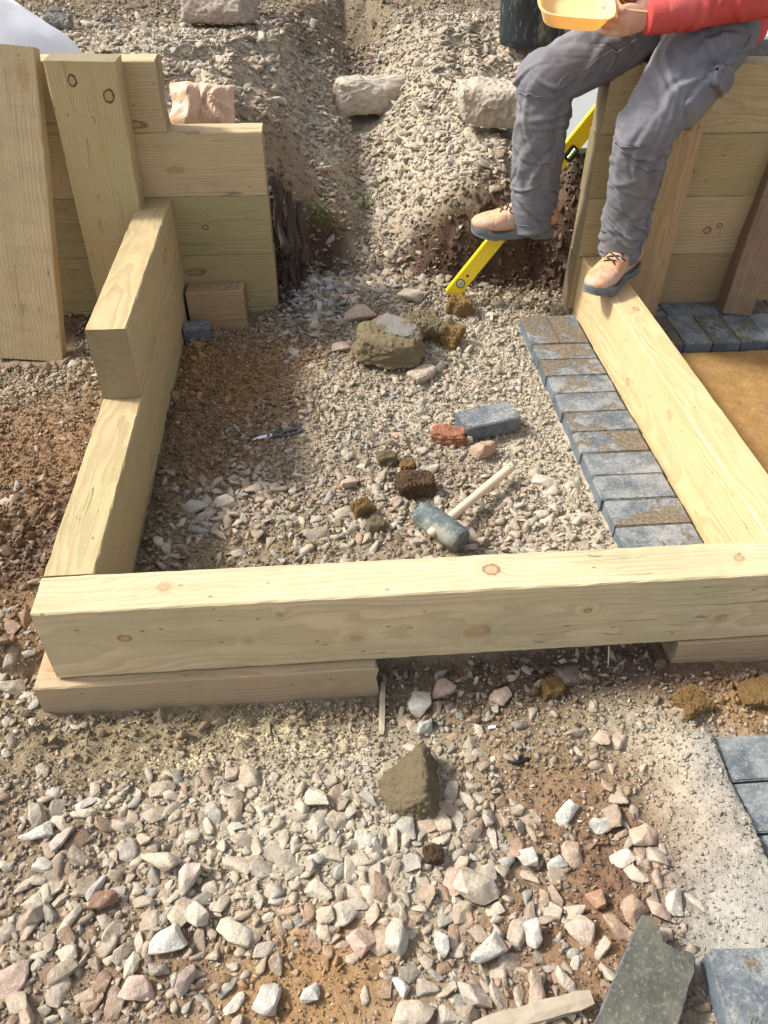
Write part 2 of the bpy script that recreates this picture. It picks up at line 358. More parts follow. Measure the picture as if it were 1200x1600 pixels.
# ---- colour regions of the ground (place, radii in metres, albedo)
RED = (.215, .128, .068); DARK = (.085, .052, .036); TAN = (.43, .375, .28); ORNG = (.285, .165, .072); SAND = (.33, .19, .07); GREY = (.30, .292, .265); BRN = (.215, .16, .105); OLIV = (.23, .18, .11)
REG = []
def reg(px, py, rx, ry, col, a=3.): p = at(px, py); REG.append((p[0], p[1], rx, ry, col, a))
for r_ in [(350, 590, .22, .20, ORNG, 5), (300, 680, .16, .2, RED, 4), (430, 640, .12, .1, RED, 3), (240, 780, .09, .25, BRN, 5), (420, 850, .12, .08, OLIV, 4), (330, 870, .15, .05, BRN, 3),
    (780, 560, .22, .25, TAN, 4), (880, 700, .15, .2, TAN, 4), (900, 820, .1, .1, TAN, 4), (600, 650, .25, .12, TAN, 2), (500, 600, .1, .08, TAN, 2), (750, 450, .2, .06, BRN, 3), (850, 470, .15, .08, OLIV, 4),
    (60, 720, .22, .25, RED, 5), (20, 850, .15, .2, DARK, 3), (60, 600, .2, .12, BRN, 4), (30, 960, .15, .1, RED, 4), (120, 500, .2, .15, DARK, 3),
    (900, 1060, .30, .06, DARK, 6), (1120, 1100, .12, .06, ORNG, 4), (650, 1050, .12, .05, BRN, 3), (330, 1130, .4, .05, OLIV, 5), (850, 1130, .15, .08, OLIV, 3), (1020, 1150, .1, .06, TAN, 3),  # first entry: shade under the front beam put into the brown soil colour
    (860, 1250, .12, .12, RED, 4), (950, 1350, .09, .10, (.15, .085, .055), 6), (900, 1450, .12, .1, RED, 4), (480, 1540, .12, .1, ORNG, 4), (250, 1500, .1, .12, RED, 3), (150, 1580, .2, .1, BRN, 3), (60, 1350, .15, .3, BRN, 3), (120, 1180, .2, .08, OLIV, 4),
    (1070, 1290, .09, .13, ORNG, 3), (1120, 1200, .06, .1, GREY, 9), (1130, 1380, .08, .14, GREY, 9), (1060, 1220, .06, .08, TAN, 4), (520, 1300, .3, .15, TAN, 2),
    (600, 10, 2.2, .45, (.17, .13, .085), 9), (450, 270, .14, .16, BRN, 8), (540, 340, .16, .09, BRN, 4), (480, 390, .12, .08, DARK, 3), (440, 430, .05, .2, DARK, 6), (740, 380, .14, .05, DARK, 8), (840, 390, .16, .09, DARK, 8), (880, 300, .14, .14, DARK, 6), (700, 330, .15, .05, BRN, 4),
    (250, 110, .25, .2, TAN, 3), (330, 80, .3, .35, TAN, 5), (720, 100, .5, .5, TAN, 6), (640, 230, .35, .3, TAN, 5), (420, 180, .1, .2, RED, 2)]: reg(*r_)
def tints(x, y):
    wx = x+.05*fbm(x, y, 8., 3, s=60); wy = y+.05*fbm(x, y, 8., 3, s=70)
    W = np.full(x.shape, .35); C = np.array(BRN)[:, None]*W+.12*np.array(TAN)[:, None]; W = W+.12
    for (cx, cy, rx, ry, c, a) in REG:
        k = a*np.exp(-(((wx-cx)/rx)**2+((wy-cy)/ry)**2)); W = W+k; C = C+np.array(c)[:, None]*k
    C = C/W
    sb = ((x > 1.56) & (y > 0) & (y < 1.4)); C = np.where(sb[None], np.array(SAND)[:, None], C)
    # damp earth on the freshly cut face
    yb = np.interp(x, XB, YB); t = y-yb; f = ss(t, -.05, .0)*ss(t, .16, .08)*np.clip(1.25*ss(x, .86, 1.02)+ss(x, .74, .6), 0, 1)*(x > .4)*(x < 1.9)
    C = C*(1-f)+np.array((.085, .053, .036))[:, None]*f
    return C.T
SAWD = [(300, 1190, .16, .05, .5), (440, 1140, .12, .06, .9), (500, 1170, .1, .05, .8), (180, 1270, .08, .05, .5), (400, 1250, .12, .05, .35), (60, 600, .2, .1, .55), (200, 520, .1, .1, .3), (250, 120, .12, .12, .8), (280, 95, .2, .1, .5),
        (420, 560, .15, .1, .2), (350, 640, .2, .15, .12), (600, 15, .5, .3, .12), (850, 1120, .1, .1, .15), (1120, 1090, .1, .06, .2), (480, 590, .08, .06, .3), (660, 1120, .1, .05, .2)]
SAWP = [(*at(a, b)[:2], c, d, e) for a, b, c, d, e in SAWD]
def sawmask(x, y):
    m = np.zeros(np.shape(x))
    wx = x+.04*fbm(x, y, 12., 3, s=80); wy = y+.04*fbm(x, y, 12., 3, s=90)
    for cx, cy, rx, ry, a in SAWP: m = np.maximum(m, a*np.exp(-(((wx-cx)/rx)**2+((wy-cy)/ry)**2)))
    return m

def axis(lo, hi, st, far, k=1.25):
    a = list(np.arange(lo, hi+st/2, st)); s = st; x = hi
    while x < far: s *= k; x += s; a.append(x)
    s = st; x = lo
    while x > -far: s *= k; x -= s; a.insert(0, x)
    return np.array(a)
def build_ground():
    xs = axis(-.75, 2.35, .0072, 90); ys1 = axis(-.85, 2.3, .0072, 90)
    ys = np.concatenate([ys1[ys1 <= 2.3], np.arange(2.31, 4.4, .013)]); s = .013; y = ys[-1]; ext = []
    while y < 90: s *= 1.2; y += s; ext.append(y)
    ys = np.concatenate([ys, ext])
    X, Y = np.meshgrid(xs, ys); x = X.ravel(); y = Y.ravel(); z = H(x, y)
    nx, ny = len(xs), len(ys)
    i = np.arange((nx-1)*(ny-1)); r = i//(nx-1); c = i % (nx-1); a = r*nx+c
    F = np.stack([a, a+1, a+1+nx, a+nx], 1)
    me = bpy.data.meshes.new('ground'); me.vertices.add(len(x)); me.vertices.foreach_set('co', np.stack([x, y, z], 1).ravel().astype('f'))
    me.loops.add(F.size); me.loops.foreach_set('vertex_index', F.ravel().astype('i')); me.polygons.add(len(F)); me.polygons.foreach_set('loop_start', (np.arange(len(F))*4).astype('i'))
    me.update(calc_edges=True)
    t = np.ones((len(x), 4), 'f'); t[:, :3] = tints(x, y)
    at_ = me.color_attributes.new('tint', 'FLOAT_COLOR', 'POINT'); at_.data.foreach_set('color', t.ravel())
    mk = np.ones((len(x), 4), 'f'); mk[:, 0] = sawmask(x, y); am = me.color_attributes.new('mask', 'FLOAT_COLOR', 'POINT'); am.data.foreach_set('color', mk.ravel())
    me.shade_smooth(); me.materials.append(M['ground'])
    o = bpy.data.objects.new('ground', me); link(o); tag(o, 'brown earth and rubble ground of the building site', kind='structure')
build_ground()
# ------------------------------------------------------------------ timber structure
R90 = math.pi/2
# long front sleeper on two flat ones
fb = timber('sleeper', 2.4, .2, .1, M['wood_front'], loc=(0, 0, 0), seed=1, rough0=.0015)
tag(fb, 'long pale green-tinged sleeper laid on edge across the front, with round knots', 'sleeper')
lf = timber('sleeper', .705, .1, .2, M['wood_low'], loc=(-.045, -.022, -.1025), seed=2, rough1=.006)
tag(lf, 'short flat sleeper packed under the left end of the long front sleeper', 'sleeper')
rf = timber('sleeper', 1.1, .1, .2, M['wood_low'], loc=(1.325, -.006, -.1025), seed=3, rough0=.003)
tag(rf, 'flat sleeper packed under the right end of the long front sleeper', 'sleeper')
# left side: two courses and a buried one
ls = empty('timber_edging', (.05, .9, 0)); tag(ls, 'stepped low timber edging running from the front sleeper back to the left wall', 'timber edging')
def ysl(name, x, y0, y1, z, m, parent, seed, hgt=.2, rough0=0.):
    L = y1-y0; px, py, pz = parent.location if parent else (0, 0, 0)
    return timber(name, L, hgt, .1, m, parent, (x+.1-px, y0-py, z-pz), (0, 0, R90), seed=seed, rough0=rough0)
ysl('sleeper', 0, .102, 1.636, .0, M['wood_dull'], ls, 11)
ysl('sleeper', 0, .743, 1.634, .2005, M['wood_dull'], ls, 12, rough0=.001)['label'] = 'upper short sleeper with a square cut dark end'
ysl('sleeper', .001, .21, 1.632, -.2, M['wood_dull'], ls, 13)
# back left wall
bw = empty('timber_wall', (-.4, 1.69, 0)); tag(bw, 'stepped sleeper retaining wall on the left behind the leaning board', 'retaining wall')
def xsl(x0, x1, y, z, m, parent, seed, hgt=.2, **k):
    px, py, pz = parent.location
    return timber('sleeper', x1-x0, hgt, .1, m, parent, (x0-px, y-py, z-pz), seed=seed, **k)
xsl(-1.6, .425, 1.638, -.2, M['wood_dull'], bw, 20)
xsl(-1.6, .424, 1.638, .0005, M['wood_dull'], bw, 21); xsl(-1.6, .421, 1.638, .201, M['wood_c2'], bw, 22); xsl(-1.6, .418, 1.640, .4015, M['wood'], bw, 23)
xsl(-1.6, .118, 1.638, .602, M['wood'], bw, 24, rough1=.007)
up = timber('post', 1.25, .2, .1, M['wood_post'], bw, (-.4+.4+.0, 0, 0), seed=25)
up.matrix_parent_inverse = Matrix.Identity(4)
# upright: local X runs up
up.rotation_euler = (0, 0, 0); up.matrix_local = Matrix.Translation((.4-.0, -.153, -.43)) @ Matrix.Rotation(math.radians(1.2), 4, 'Y') @ Matrix.Rotation(-R90, 4, 'Y') @ Matrix.Translation((0, 0, 0))
up['label'] = 'upright sleeper with two dark ringed knots near its top'
# leaning board
bd = empty('timber_board', (-.39, 1.33, 0)); 
pl = timber('sleeper', .905, .215, .05, M['wood'], None, seed=31)
b0 = Vector((-.283, 1.313, -.012)); b1 = Vector((-.197, 1.575, .855)); ux = (b1-b0).normalized(); uz = Vector((-1, 0, 0)); uz = (uz-ux*uz.dot(ux)).normalized(); uy = uz.cross(ux)
mm = Matrix.Identity(4)
for i in range(3): mm[i][0] = ux[i]; mm[i][1] = uy[i]; mm[i][2] = uz[i]; mm[i][3] = b0[i]
pl.matrix_world = mm; pl.name = 'leaning_board'; tag(pl, 'wide pale plank leaning upright at the left edge in front of the wall', 'plank'); bpy.data.objects.remove(bd)
# offcut
oc = timber('timber_offcut', .2, .19, .09, M['wood_warm'], loc=(.116, 1.542, -.085), rot=(math.radians(-3), math.radians(-1.5), math.radians(-1)), seed=33, rough0=.001)
tag(oc, 'short sawn block of sleeper standing against the foot of the left wall', 'timber offcut')
# right side sleeper
rs = timber('sleeper', 1.448, .2, .1, M['wood_side'], loc=(1.61, .104, .0), rot=(0, 0, R90), seed=41); tag(rs, 'bright sleeper on edge running back beside the row of pavers, booted foot on it', 'sleeper')
r2 = timber('sleeper', 1.448, .2, .1, M['wood_side'], loc=(1.609, .106, -.202), rot=(0, 0, R90), seed=42); tag(r2, 'buried sleeper directly beneath the bright right side sleeper', 'sleeper')
# right wall
rw = empty('timber_wall', (2.4, 1.6, 0)); tag(rw, 'four course sleeper wall on the right that the person sits on', 'retaining wall')
for k, (z, m_) in enumerate(((0.0, M['wood_warm']), (.2005, M['wood_c3']), (.401, M['wood_dull']), (.6015, M['wood']))):
    xsl(1.492+.003*(k % 2), 3.6, 1.554+.001*k, z, m_, rw, 50+k)
xsl(1.5, 3.6, 1.556, -.202, M['wood_dull'], rw, 58)
po = timber('post', .84, .20, .1, M['wood_warm'], rw, seed=59)
po.matrix_local = Matrix.Translation((1.585+.2-2.4, -.149, -.03)) @ Matrix.Rotation(math.radians(-.3), 4, 'Y') @ Matrix.Rotation(-R90, 4, 'Y')
po['label'] = 'upright sleeper standing against the wall face'
# brown weathered post leaning on the wall
bp = timber('timber_post', .78, .105, .075, M['wood_old'], seed=61)
b0 = Vector((2.135, 1.43, .016)); b1 = Vector((2.21, 1.545, .80)); ux = (b1-b0).normalized(); uz = Vector((-1, .12, 0)); uz = (uz-ux*uz.dot(ux)).normalized(); uy = uz.cross(ux)
mm = Matrix.Identity(4)
for i in range(3): mm[i][0] = ux[i]; mm[i][1] = uy[i]; mm[i][2] = uz[i]; mm[i][3] = b0[i]
bp.matrix_world = mm; tag(bp, 'weathered dark brown timber post leaning on the right wall, foot on the pavers', 'post')

# ------------------------------------------------------------------ pavers
def paver_mesh(L, W, T=.05, ch=.0028, seed=0):
    rr = random.Random(seed); bm = bmesh.new()
    bmesh.ops.create_cube(bm, size=1, matrix=Matrix.Translation((L/2, W/2, T/2)) @ Matrix.Diagonal((L, W, T, 1)))
    bmesh.ops.bevel(bm, geom=[e for e in bm.edges if abs(e.verts[0].co.z-e.verts[1].co.z) > .01], offset=.003, segments=2, affect='EDGES')
    te = [e for e in bm.edges if min(v.co.z for v in e.verts) > T-.001]
    bmesh.ops.bevel(bm, geom=te, offset=ch, segments=2, affect='EDGES')
    bmesh.ops.triangulate(bm, faces=[f for f in bm.faces if len(f.verts) > 4])
    me = bpy.data.meshes.new('paver'); 
    for v in bm.verts: v.co += Vector((rr.gauss(0, .0003), rr.gauss(0, .0003), rr.gauss(0, .0003)))
    bm.to_mesh(me); bm.free(); return me
PM = [paver_mesh(.1995, .0995, seed=i) for i in range(3)]
def put_paver(me, loc, rz, mat, parent=None, tilt=(0, 0), name='paver'):
    if me.materials and me.materials[0] != mat: me = me.copy()
    if not me.materials: me.materials.append(mat)
    else: me.materials[0] = mat
    o = bpy.data.objects.new(name, me); o.rotation_euler = (tilt[0], tilt[1], rz)
    o.location = Vector(loc)-(parent.location if parent else Vector()); return link(o, parent)
pr = empty('paver_row', (1.39, .7, -.035)); tag(pr, 'single row of laid charcoal block pavers beside the right side sleeper', 'paving')
MP = [M['paver'], M['paver_dirty'], M['paver_clean']]
for k in range(-1, 10):
    i = k % 3; rr = random.Random(k+50)
    mt = {0: 0, -1: 1, 9: 1, 8: 1, 7: 0, 6: 2}.get(k, rr.choice((0, 2, 2)))
    put_paver(PM[i], (1.292+rr.uniform(-.002, .003), .359+.102*(k-1)+.001, -.0345+rr.uniform(-.0015, .001)), rr.uniform(-.008, .008), MP[mt], pr)
for k in range(2): put_paver(PM[k], (1.392+.1005*k, 1.282, -.0345), R90, MP[k], pr)
br = empty('paver_band', (2.2, 1.4, -.035)); tag(br, 'band of bluish charcoal pavers laid at the foot of the right wall', 'paving')
for k in range(18):
    put_paver(PM[k % 3], (1.716+.1015*k, 1.252, -.0345+random.uniform(-.001, .001)), R90, MP[k % 3], br)
for k in range(9):
    put_paver(PM[k % 3], (1.60+.03+.2015*k, 1.4545, -.0345), 0, MP[(k+1) % 3], br)
fp = empty('paver_row', (1.45, -.35, -.13)); tag(fp, 'laid charcoal pavers bedded in grey mortar at the lower right edge of the photo', 'paving')
for k in range(6):
    rr = random.Random(k+9); put_paver(PM[k % 3], (1.345, -.292-.1045*k, -.127), rr.uniform(-.01, .01), M['paver_clean'], fp); put_paver(PM[(k+1) % 3], (1.546, -.292-.1045*k, -.127), 0, M['paver_clean'], fp)
# loose ones
lp = put_paver(paver_mesh(.172, .09, .048, seed=5), (.986, .787, -.02), math.radians(15), M['paver_clean'], tilt=(.03, -.02), name='loose_paver')
tag(lp, 'loose bluish charcoal paver lying on the dusty ground in the middle', 'paver')
f1 = put_paver(paver_mesh(.09, .06, .05, seed=6), (.105, 1.42, -.015), math.radians(6), M['paver_clean'], name='paver_fragment'); tag(f1, 'small blue-grey paver piece beside the offcut block at the left wall', 'paver')
f2 = put_paver(paver_mesh(.21, .16, .06, seed=7), at_z(1099, 1473, -.03)*[1, 1, 0]+np.array([-.002, -.165, -.098]), math.radians(-4), M['paver'], tilt=(.02, 0), name='loose_paver')
tag(f2, 'loose grey paver with a dark damp patch in the bottom right corner', 'paver')
f3 = put_paver(paver_mesh(.10, .10, .18, seed=8), (1.972, 1.715, .655), 0, M['paver_clean'], name='loose_paver'); tag(f3, 'dark blue paver standing on the fill behind the seated person', 'paver')
# broken paver: outline with a snapped end, thickened
def broken_paver():
    pts = [(1005, 1427), (1018, 1430), (1032, 1447), (1036, 1470), (1050, 1475), (1062, 1484), (1076, 1483), (1090, 1492), (1086, 1520), (1074, 1560), (1062, 1600), (1045, 1650), (900, 1650), (925, 1608), (950, 1555), (972, 1505), (990, 1460), (1000, 1436)]
    P = [at_z(a, b, -.045) for a, b in pts]; c = sum(P)/len(P); T = .05; rr = random.Random(4); V = []; Fc = []
    lev = [(-T, 1., 0), (-.006, 1., .0012), (-.001, .985, .001), (0, .965, .0008)]; n = len(P)*3
    out = []
    for i in range(len(P)):
        a, b = P[i], P[(i+1) % len(P)]
        for k in range(3): out.append(a+(b-a)*k/3+np.array([rr.gauss(0, .0014), rr.gauss(0, .0014), 0])*(1 if i < 9 else .3))
    for dz, s, j in lev:
        for p in out: V.append(((p[0]-c[0])*s, (p[1]-c[1])*s, dz+.05+(rr.gauss(0, j) if s > .97 else 0)))
    for l in range(len(lev)-1):
        for i in range(n): Fc.append((l*n+i, l*n+(i+1) % n, (l+1)*n+(i+1) % n, (l+1)*n+i))
    Fc.append(tuple(range(3*n, 4*n))); Fc.append(tuple(reversed(range(n))))
    o = mesh_obj('broken_paver', V, Fc, M['paver_olive'], loc=(c[0], c[1], -.10), rot=(-.03, .03, 0)); bm = bmesh.new(); bm.from_mesh(o.data); bmesh.ops.recalc_face_normals(bm, faces=bm.faces); bm.to_mesh(o.data); bm.free()
    tag(o, 'broken dark olive-grey paver with a jagged snapped end at the bottom right', 'paver')
def olive():
    N = NT('olive_paver'); P = N('TexCoord').outputs['Object']; n1 = N.noise(P, 16., 5., .65); n2 = N.noise(P, 120., 4., .7)
    c = N.mix(N.ramp(n1, .35, .65), (.058, .060, .050), (.112, .110, .083)); c = N.mix(N.math('MULTIPLY', N.ramp(n2, .5, .7), .5), c, (.28, .27, .22))
    z = N('SeparateXYZ', None, _0=P).outputs[2]; c = N.mix(N.ramp(z, .049, .040), c, N.mix(N.ramp(n2, .4, .6), (.05, .06, .07), (.22, .24, .26)))
    return N.out(c, .75, N.bump(n2, .8, .003), Specular_IOR_Level=.3)
M['paver_olive'] = olive(); broken_paver()
# ------------------------------------------------------------------ stones
def hull_shape(n, seed, dims, sub=0, nz=.0, smooth=0., lo=.5):
    rr = random.Random(seed); bm = bmesh.new()
    for i in range(n):
        v = Vector((rr.gauss(0, 1), rr.gauss(0, 1), rr.gauss(0, 1))).normalized()
        m = max(abs(v.x), abs(v.y), abs(v.z)); v = v*(.55+.45/m*.75)*rr.uniform(lo, 1)      # between a ball and a block
        bm.verts.new((v.x*dims[0], v.y*dims[1], v.z*dims[2]))
    r = bmesh.ops.convex_hull(bm, input=bm.verts)
    for v in [v for v in bm.verts if not v.link_faces]: bm.verts.remove(v)
    if sub:
        bmesh.ops.dissolve_limit(bm, angle_limit=math.radians(14), verts=bm.verts, edges=bm.edges)
        bmesh.ops.bevel(bm, geom=bm.edges[:], offset=.045, segments=1, affect='EDGES', clamp_overlap=True)
        bmesh.ops.triangulate(bm, faces=bm.faces)
        for k in range(sub):
            long = [e for e in bm.edges if e.calc_length() > .42/(k+1)]
            bmesh.ops.subdivide_edges(bm, edges=long, cuts=1); bmesh.ops.triangulate(bm, faces=[f for f in bm.faces if len(f.verts) > 3])
        off = Vector((seed*3.1, seed*1.7, 0))
        bm.normal_update()
        for v in bm.verts: v.co += v.normal*(mnoise.noise(v.co*1.6+off)*nz+mnoise.noise(v.co*4.5+off)*nz*.5)
    bmesh.ops.recalc_face_normals(bm, faces=bm.faces)
    me = bpy.data.meshes.new('stone'); bm.to_mesh(me); bm.free()
    bx = np.array([v.co[:] for v in me.vertices]); bx -= (bx.max(0)+bx.min(0))/2; s = np.abs(bx[:, :2]).max(); 
    me.vertices.foreach_set('co', (bx/s).ravel()); me.update()
    me.shade_smooth()
    if sub: me.set_sharp_from_angle(angle=math.radians(22))
    else: me.set_sharp_from_angle(angle=math.radians(25))
    return me
BIGS = [hull_shape(15+i % 7, 100+i, (1, random.Random(i).uniform(.45, .9), random.Random(i+9).uniform(.26, .6)), 2, .055) for i in range(26)]
MEDS = [hull_shape(13, 200+i, (1, random.Random(i).uniform(.45, .9), random.Random(i+5).uniform(.26, .62)), 1, .04) for i in range(14)]
SMALLS = [hull_shape(11, 300+i, (1, random.Random(i).uniform(.5, .95), random.Random(i+5).uniform(.4, .8))) for i in range(14)]
CRUMBS = [hull_shape(7, 400+i, (1, random.Random(i).uniform(.6, .95), random.Random(i+5).uniform(.5, .9))) for i in range(10)]
CHIPS = [hull_shape(6, 500+i, (1, random.Random(i).uniform(.3, .6), .14)) for i in range(8)]
def rough_shape(seed, dims, pts=(), nk=1.):
    rr = random.Random(seed); bm = bmesh.new()
    for sx in (-1, 1):
        for sy in (-1, 1):
            for sz in (-1, 1): bm.verts.new((sx*dims[0]*rr.uniform(.62, 1), sy*dims[1]*rr.uniform(.6, 1), sz*dims[2]*rr.uniform(.6, 1)))
    if pts:
        for v in list(bm.verts): bm.verts.remove(v)
        for p_ in pts: bm.verts.new(p_)
    for k in range(0 if pts else 3): bm.verts.new((rr.uniform(-1, 1)*dims[0], rr.choice((-1, 1))*dims[1]*1.05, rr.uniform(-.5, .5)*dims[2]))
    bmesh.ops.convex_hull(bm, input=bm.verts)
    for v in [v for v in bm.verts if not v.link_faces]: bm.verts.remove(v)
    bmesh.ops.bevel(bm, geom=bm.edges[:], offset=.06, segments=1, affect='EDGES', clamp_overlap=True); bmesh.ops.triangulate(bm, faces=bm.faces)
    for L_ in (.5, .3, .18, .1, .07):
        bmesh.ops.subdivide_edges(bm, edges=[e for e in bm.edges if e.calc_length() > L_], cuts=1); bmesh.ops.triangulate(bm, faces=[f for f in bm.faces if len(f.verts) > 3])
    bm.normal_update(); o = Vector((seed*1.3, seed*2.7, 0))
    for v in bm.verts:
        q = v.co; c = q*1.9+o; n1 = mnoise.noise(c); n2 = mnoise.noise(q*5+o); n3 = mnoise.noise(q*12+o)
        v.co += v.normal*nk*(n1*.20+(.5-abs(n2))*.16+n3*.07+mnoise.noise(q*24+o)*.03)
    bmesh.ops.recalc_face_normals(bm, faces=bm.faces); me = bpy.data.meshes.new('stone'); bm.to_mesh(me); bm.free()
    bx = np.array([v.co[:] for v in me.vertices]); bx -= (bx.max(0)+bx.min(0))/2; me.vertices.foreach_set('co', (bx/np.abs(bx[:, :2]).max()).ravel()); me.update(); me.shade_smooth(); me.set_sharp_from_angle(angle=math.radians(38)); return me
ROUGH = [rough_shape(900+i, (1, .75, .55)) for i in range(9)]
ROCKS = [rough_shape(960+i, (1, .75, .55), nk=.5) for i in range(6)]
_o = [(-1, -.1), (-.75, -.75), (.1, -1), (.85, -.7), (1, .1), (.6, .7), (0, 1), (-.55, .6)]
ROUGH[3] = rough_shape(941, (1, .8, .6), [(a, b, -.45) for a, b in _o]+[(a*.8, b*.8+.05, .45-.12*a) for a, b in _o], .55)
ROUGH[5] = rough_shape(931, (1, .8, .6), ((-1, .1, -.5), (-.75, -.75, -.5), (.15, -1, -.5), (.7, -.85, -.5), (.75, .6, -.5), (.2, 1.1, -.5), (.2, -.75, .6), (.22, .7, .55), (-.5, -.1, .1), (-.75, .15, -.1)), .6)
def tri(me):
    me.calc_loop_triangles(); v = np.zeros(len(me.vertices)*3); me.vertices.foreach_get('co', v); f = np.zeros(len(me.loop_triangles)*3, int); me.loop_triangles.foreach_get('vertices', f)
    return v.reshape(-1, 3), f.reshape(-1, 3)
def eul(rx, ry, rz):
    cx, sx, cy, sy, cz, sz = np.cos(rx), np.sin(rx), np.cos(ry), np.sin(ry), np.cos(rz), np.sin(rz); n = len(rx); R = np.zeros((n, 3, 3))
    R[:, 0, 0] = cz*cy; R[:, 0, 1] = cz*sy*sx-sz*cx; R[:, 0, 2] = cz*sy*cx+sz*sx
    R[:, 1, 0] = sz*cy; R[:, 1, 1] = sz*sy*sx+cz*cx; R[:, 1, 2] = sz*sy*cx-cz*sx
    R[:, 2, 0] = -sy; R[:, 2, 1] = cy*sx; R[:, 2, 2] = cy*cx
    return R
def scatter_mesh(name, shapes, pos, scl, rot, colr, mat, label, sharp=True):
    n = len(pos); R = eul(*rot.T); idx = np.arange(n) % len(shapes); VV = []; FF = []; CC = []; o = 0
    for k, me in enumerate(shapes):
        s = np.where(idx == k)[0]
        if not len(s): continue
        v, f = tri(me); m = len(s)
        q = np.einsum('nij,nvj->nvi', R[s], v[None]*scl[s][:, None, :])+pos[s][:, None, :]
        VV.append(q.reshape(-1, 3)); FF.append((f[None]+(np.arange(m)*len(v))[:, None, None]+o).reshape(-1, 3)); CC.append(np.repeat(colr[s], len(v), 0)); o += m*len(v)
    V = np.concatenate(VV); F = np.concatenate(FF); C = np.concatenate(CC)
    me = bpy.data.meshes.new(name); me.vertices.add(len(V)); me.vertices.foreach_set('co', V.ravel().astype('f'))
    me.loops.add(F.size); me.loops.foreach_set('vertex_index', F.ravel().astype('i')); me.polygons.add(len(F)); me.polygons.foreach_set('loop_start', (np.arange(len(F))*3).astype('i'))
    me.update(calc_edges=True)
    t = np.ones((len(V), 4), 'f'); t[:, :3] = C; a = me.color_attributes.new('tint', 'FLOAT_COLOR', 'POINT'); a.data.foreach_set('color', t.ravel())
    if not sharp: me.shade_smooth()
    me.materials.append(mat); ob = bpy.data.objects.new(name, me); link(ob); tag(ob, label, kind='stuff'); return ob

PAL = np.array([(.47, .405, .335), (.50, .45, .38), (.44, .415, .37), (.44, .36, .295), (.38, .38, .355), (.52, .475, .41), (.35, .25, .19), (.33, .34, .325), (.25, .18, .13), (.40, .28, .22)])
PALN = ['pinkish beige', 'pale beige', 'light grey', 'dusky pink', 'greenish grey', 'cream', 'brown', 'mid grey', 'dark brown', 'reddish']
PW = np.array([.2, .19, .15, .12, .08, .11, .05, .05, .02, .03]); PW /= PW.sum()

# how thick the gravel lies: (photo place, radii, amount)
YTOP = float(at(560, 42)[1])
_SO = [(*at(a, b)[:2], c, d, e) for a, b, c, d, e in [(350, 590, .20, .17, 1), (290, 700, .12, .17, .9), (230, 800, .05, .2, .8), (60, 700, .25, .3, .85), (30, 850, .2, .25, .8), (480, 1540, .11, .07, .9), (940, 1380, .06, .08, .9), (860, 1240, .09, .05, .7), (890, 640, .10, .25, .8), (800, 480, .14, .08, .7), (450, 270, .12, .16, .95), (540, 290, .1, .08, .6),
    (770, 390, .2, .08, .9), (870, 380, .14, .10, .9), (1110, 1320, .09, .22, .85), (300, 1150, .35, .04, .5), (700, 640, .07, .06, .6), (480, 690, .07, .05, .7), (230, 1500, .08, .06, .5), (560, 1320, .03, .06, .5), (100, 1180, .1, .06, .4), (600, 850, .05, .03, .5), (420, 850, .06, .05, .6)]]
def soilm(x, y):
    m = np.zeros(np.shape(x)); wx = x+.07*fbm(x, y, 7., 3, s=230); wy = y+.07*fbm(x, y, 7., 3, s=240)
    for cx, cy, rx, ry, a in _SO: m = np.maximum(m, a*ss(np.hypot((wx-cx)/rx, (wy-cy)/ry), 1.25, .7))
    return m
def dmap(lst, lowp=.32):
    L = [(*at(a, b)[:2], c, d, e) for a, b, c, d, e in lst]
    def f(x, y, base):
        m = np.full(np.shape(x), base); wx = x+.04*fbm(x, y, 9., 3, s=130); wy = y+.04*fbm(x, y, 9., 3, s=140)
        for cx, cy, rx, ry, a in L: m = m+a*np.exp(-(((wx-cx)/rx)**2+((wy-cy)/ry)**2))
        m = m*(lowp+(1.35-lowp)*ss(fbm(x, y, 6., 3, s=161), -.14, .12))
        m = m*(1-soilm(x, y))
        return np.clip(m*(1-.93*ss(y+.2*fbm(x, y, 3., 2, s=33), YTOP-.1, YTOP+.1)), 0, 1)
    return f
D_big = dmap([(330, 1400, .26, .2, .8), (520, 1370, .2, .17, .9), (700, 1330, .13, .14, .8), (800, 1480, .16, .13, .8), (680, 1120, .08, .08, .8), (600, 1440, .12, .1, .5), (150, 1400, .2, .15, .35), (60, 1100, .12, .12, .4),
    (990, 1330, .08, .1, .45), (400, 780, .09, .1, .5), (345, 830, .12, .05, .4), (650, 720, .16, .1, .5), (740, 830, .3, .07, 1.), (850, 790, .1, .06, .8), (380, 810, .12, .07, .6), (560, 830, .12, .06, .5), (560, 450, .2, .13, .9), (700, 430, .12, .1, .7), (480, 490, .15, .08, .7), (620, 620, .12, .05, .4),
    (640, 250, .35, .3, .9), (600, 120, .2, .6, .5), (760, 130, .5, .5, .6), (470, 150, .15, .3, .5), (780, 260, .2, .2, .6), (370, 90, .25, .4, .3),
    (480, 1540, .09, .07, -.9), (870, 1240, .1, .06, -.5), (940, 1390, .05, .07, -.7), (350, 600, .25, .2, -.6), (300, 1150, .4, .06, -.4), (480, 1170, .18, .07, -.6), (1120, 1300, .1, .3, -.9), (900, 640, .1, .3, -.3), (440, 270, .14, .16, -.9), (530, 270, .1, .08, -.4), (600, 5, 2., .3, -1), (770, 385, .2, .07, -.9), (860, 390, .14, .1, -.9), (690, 345, .1, .05, -.5)], .62)
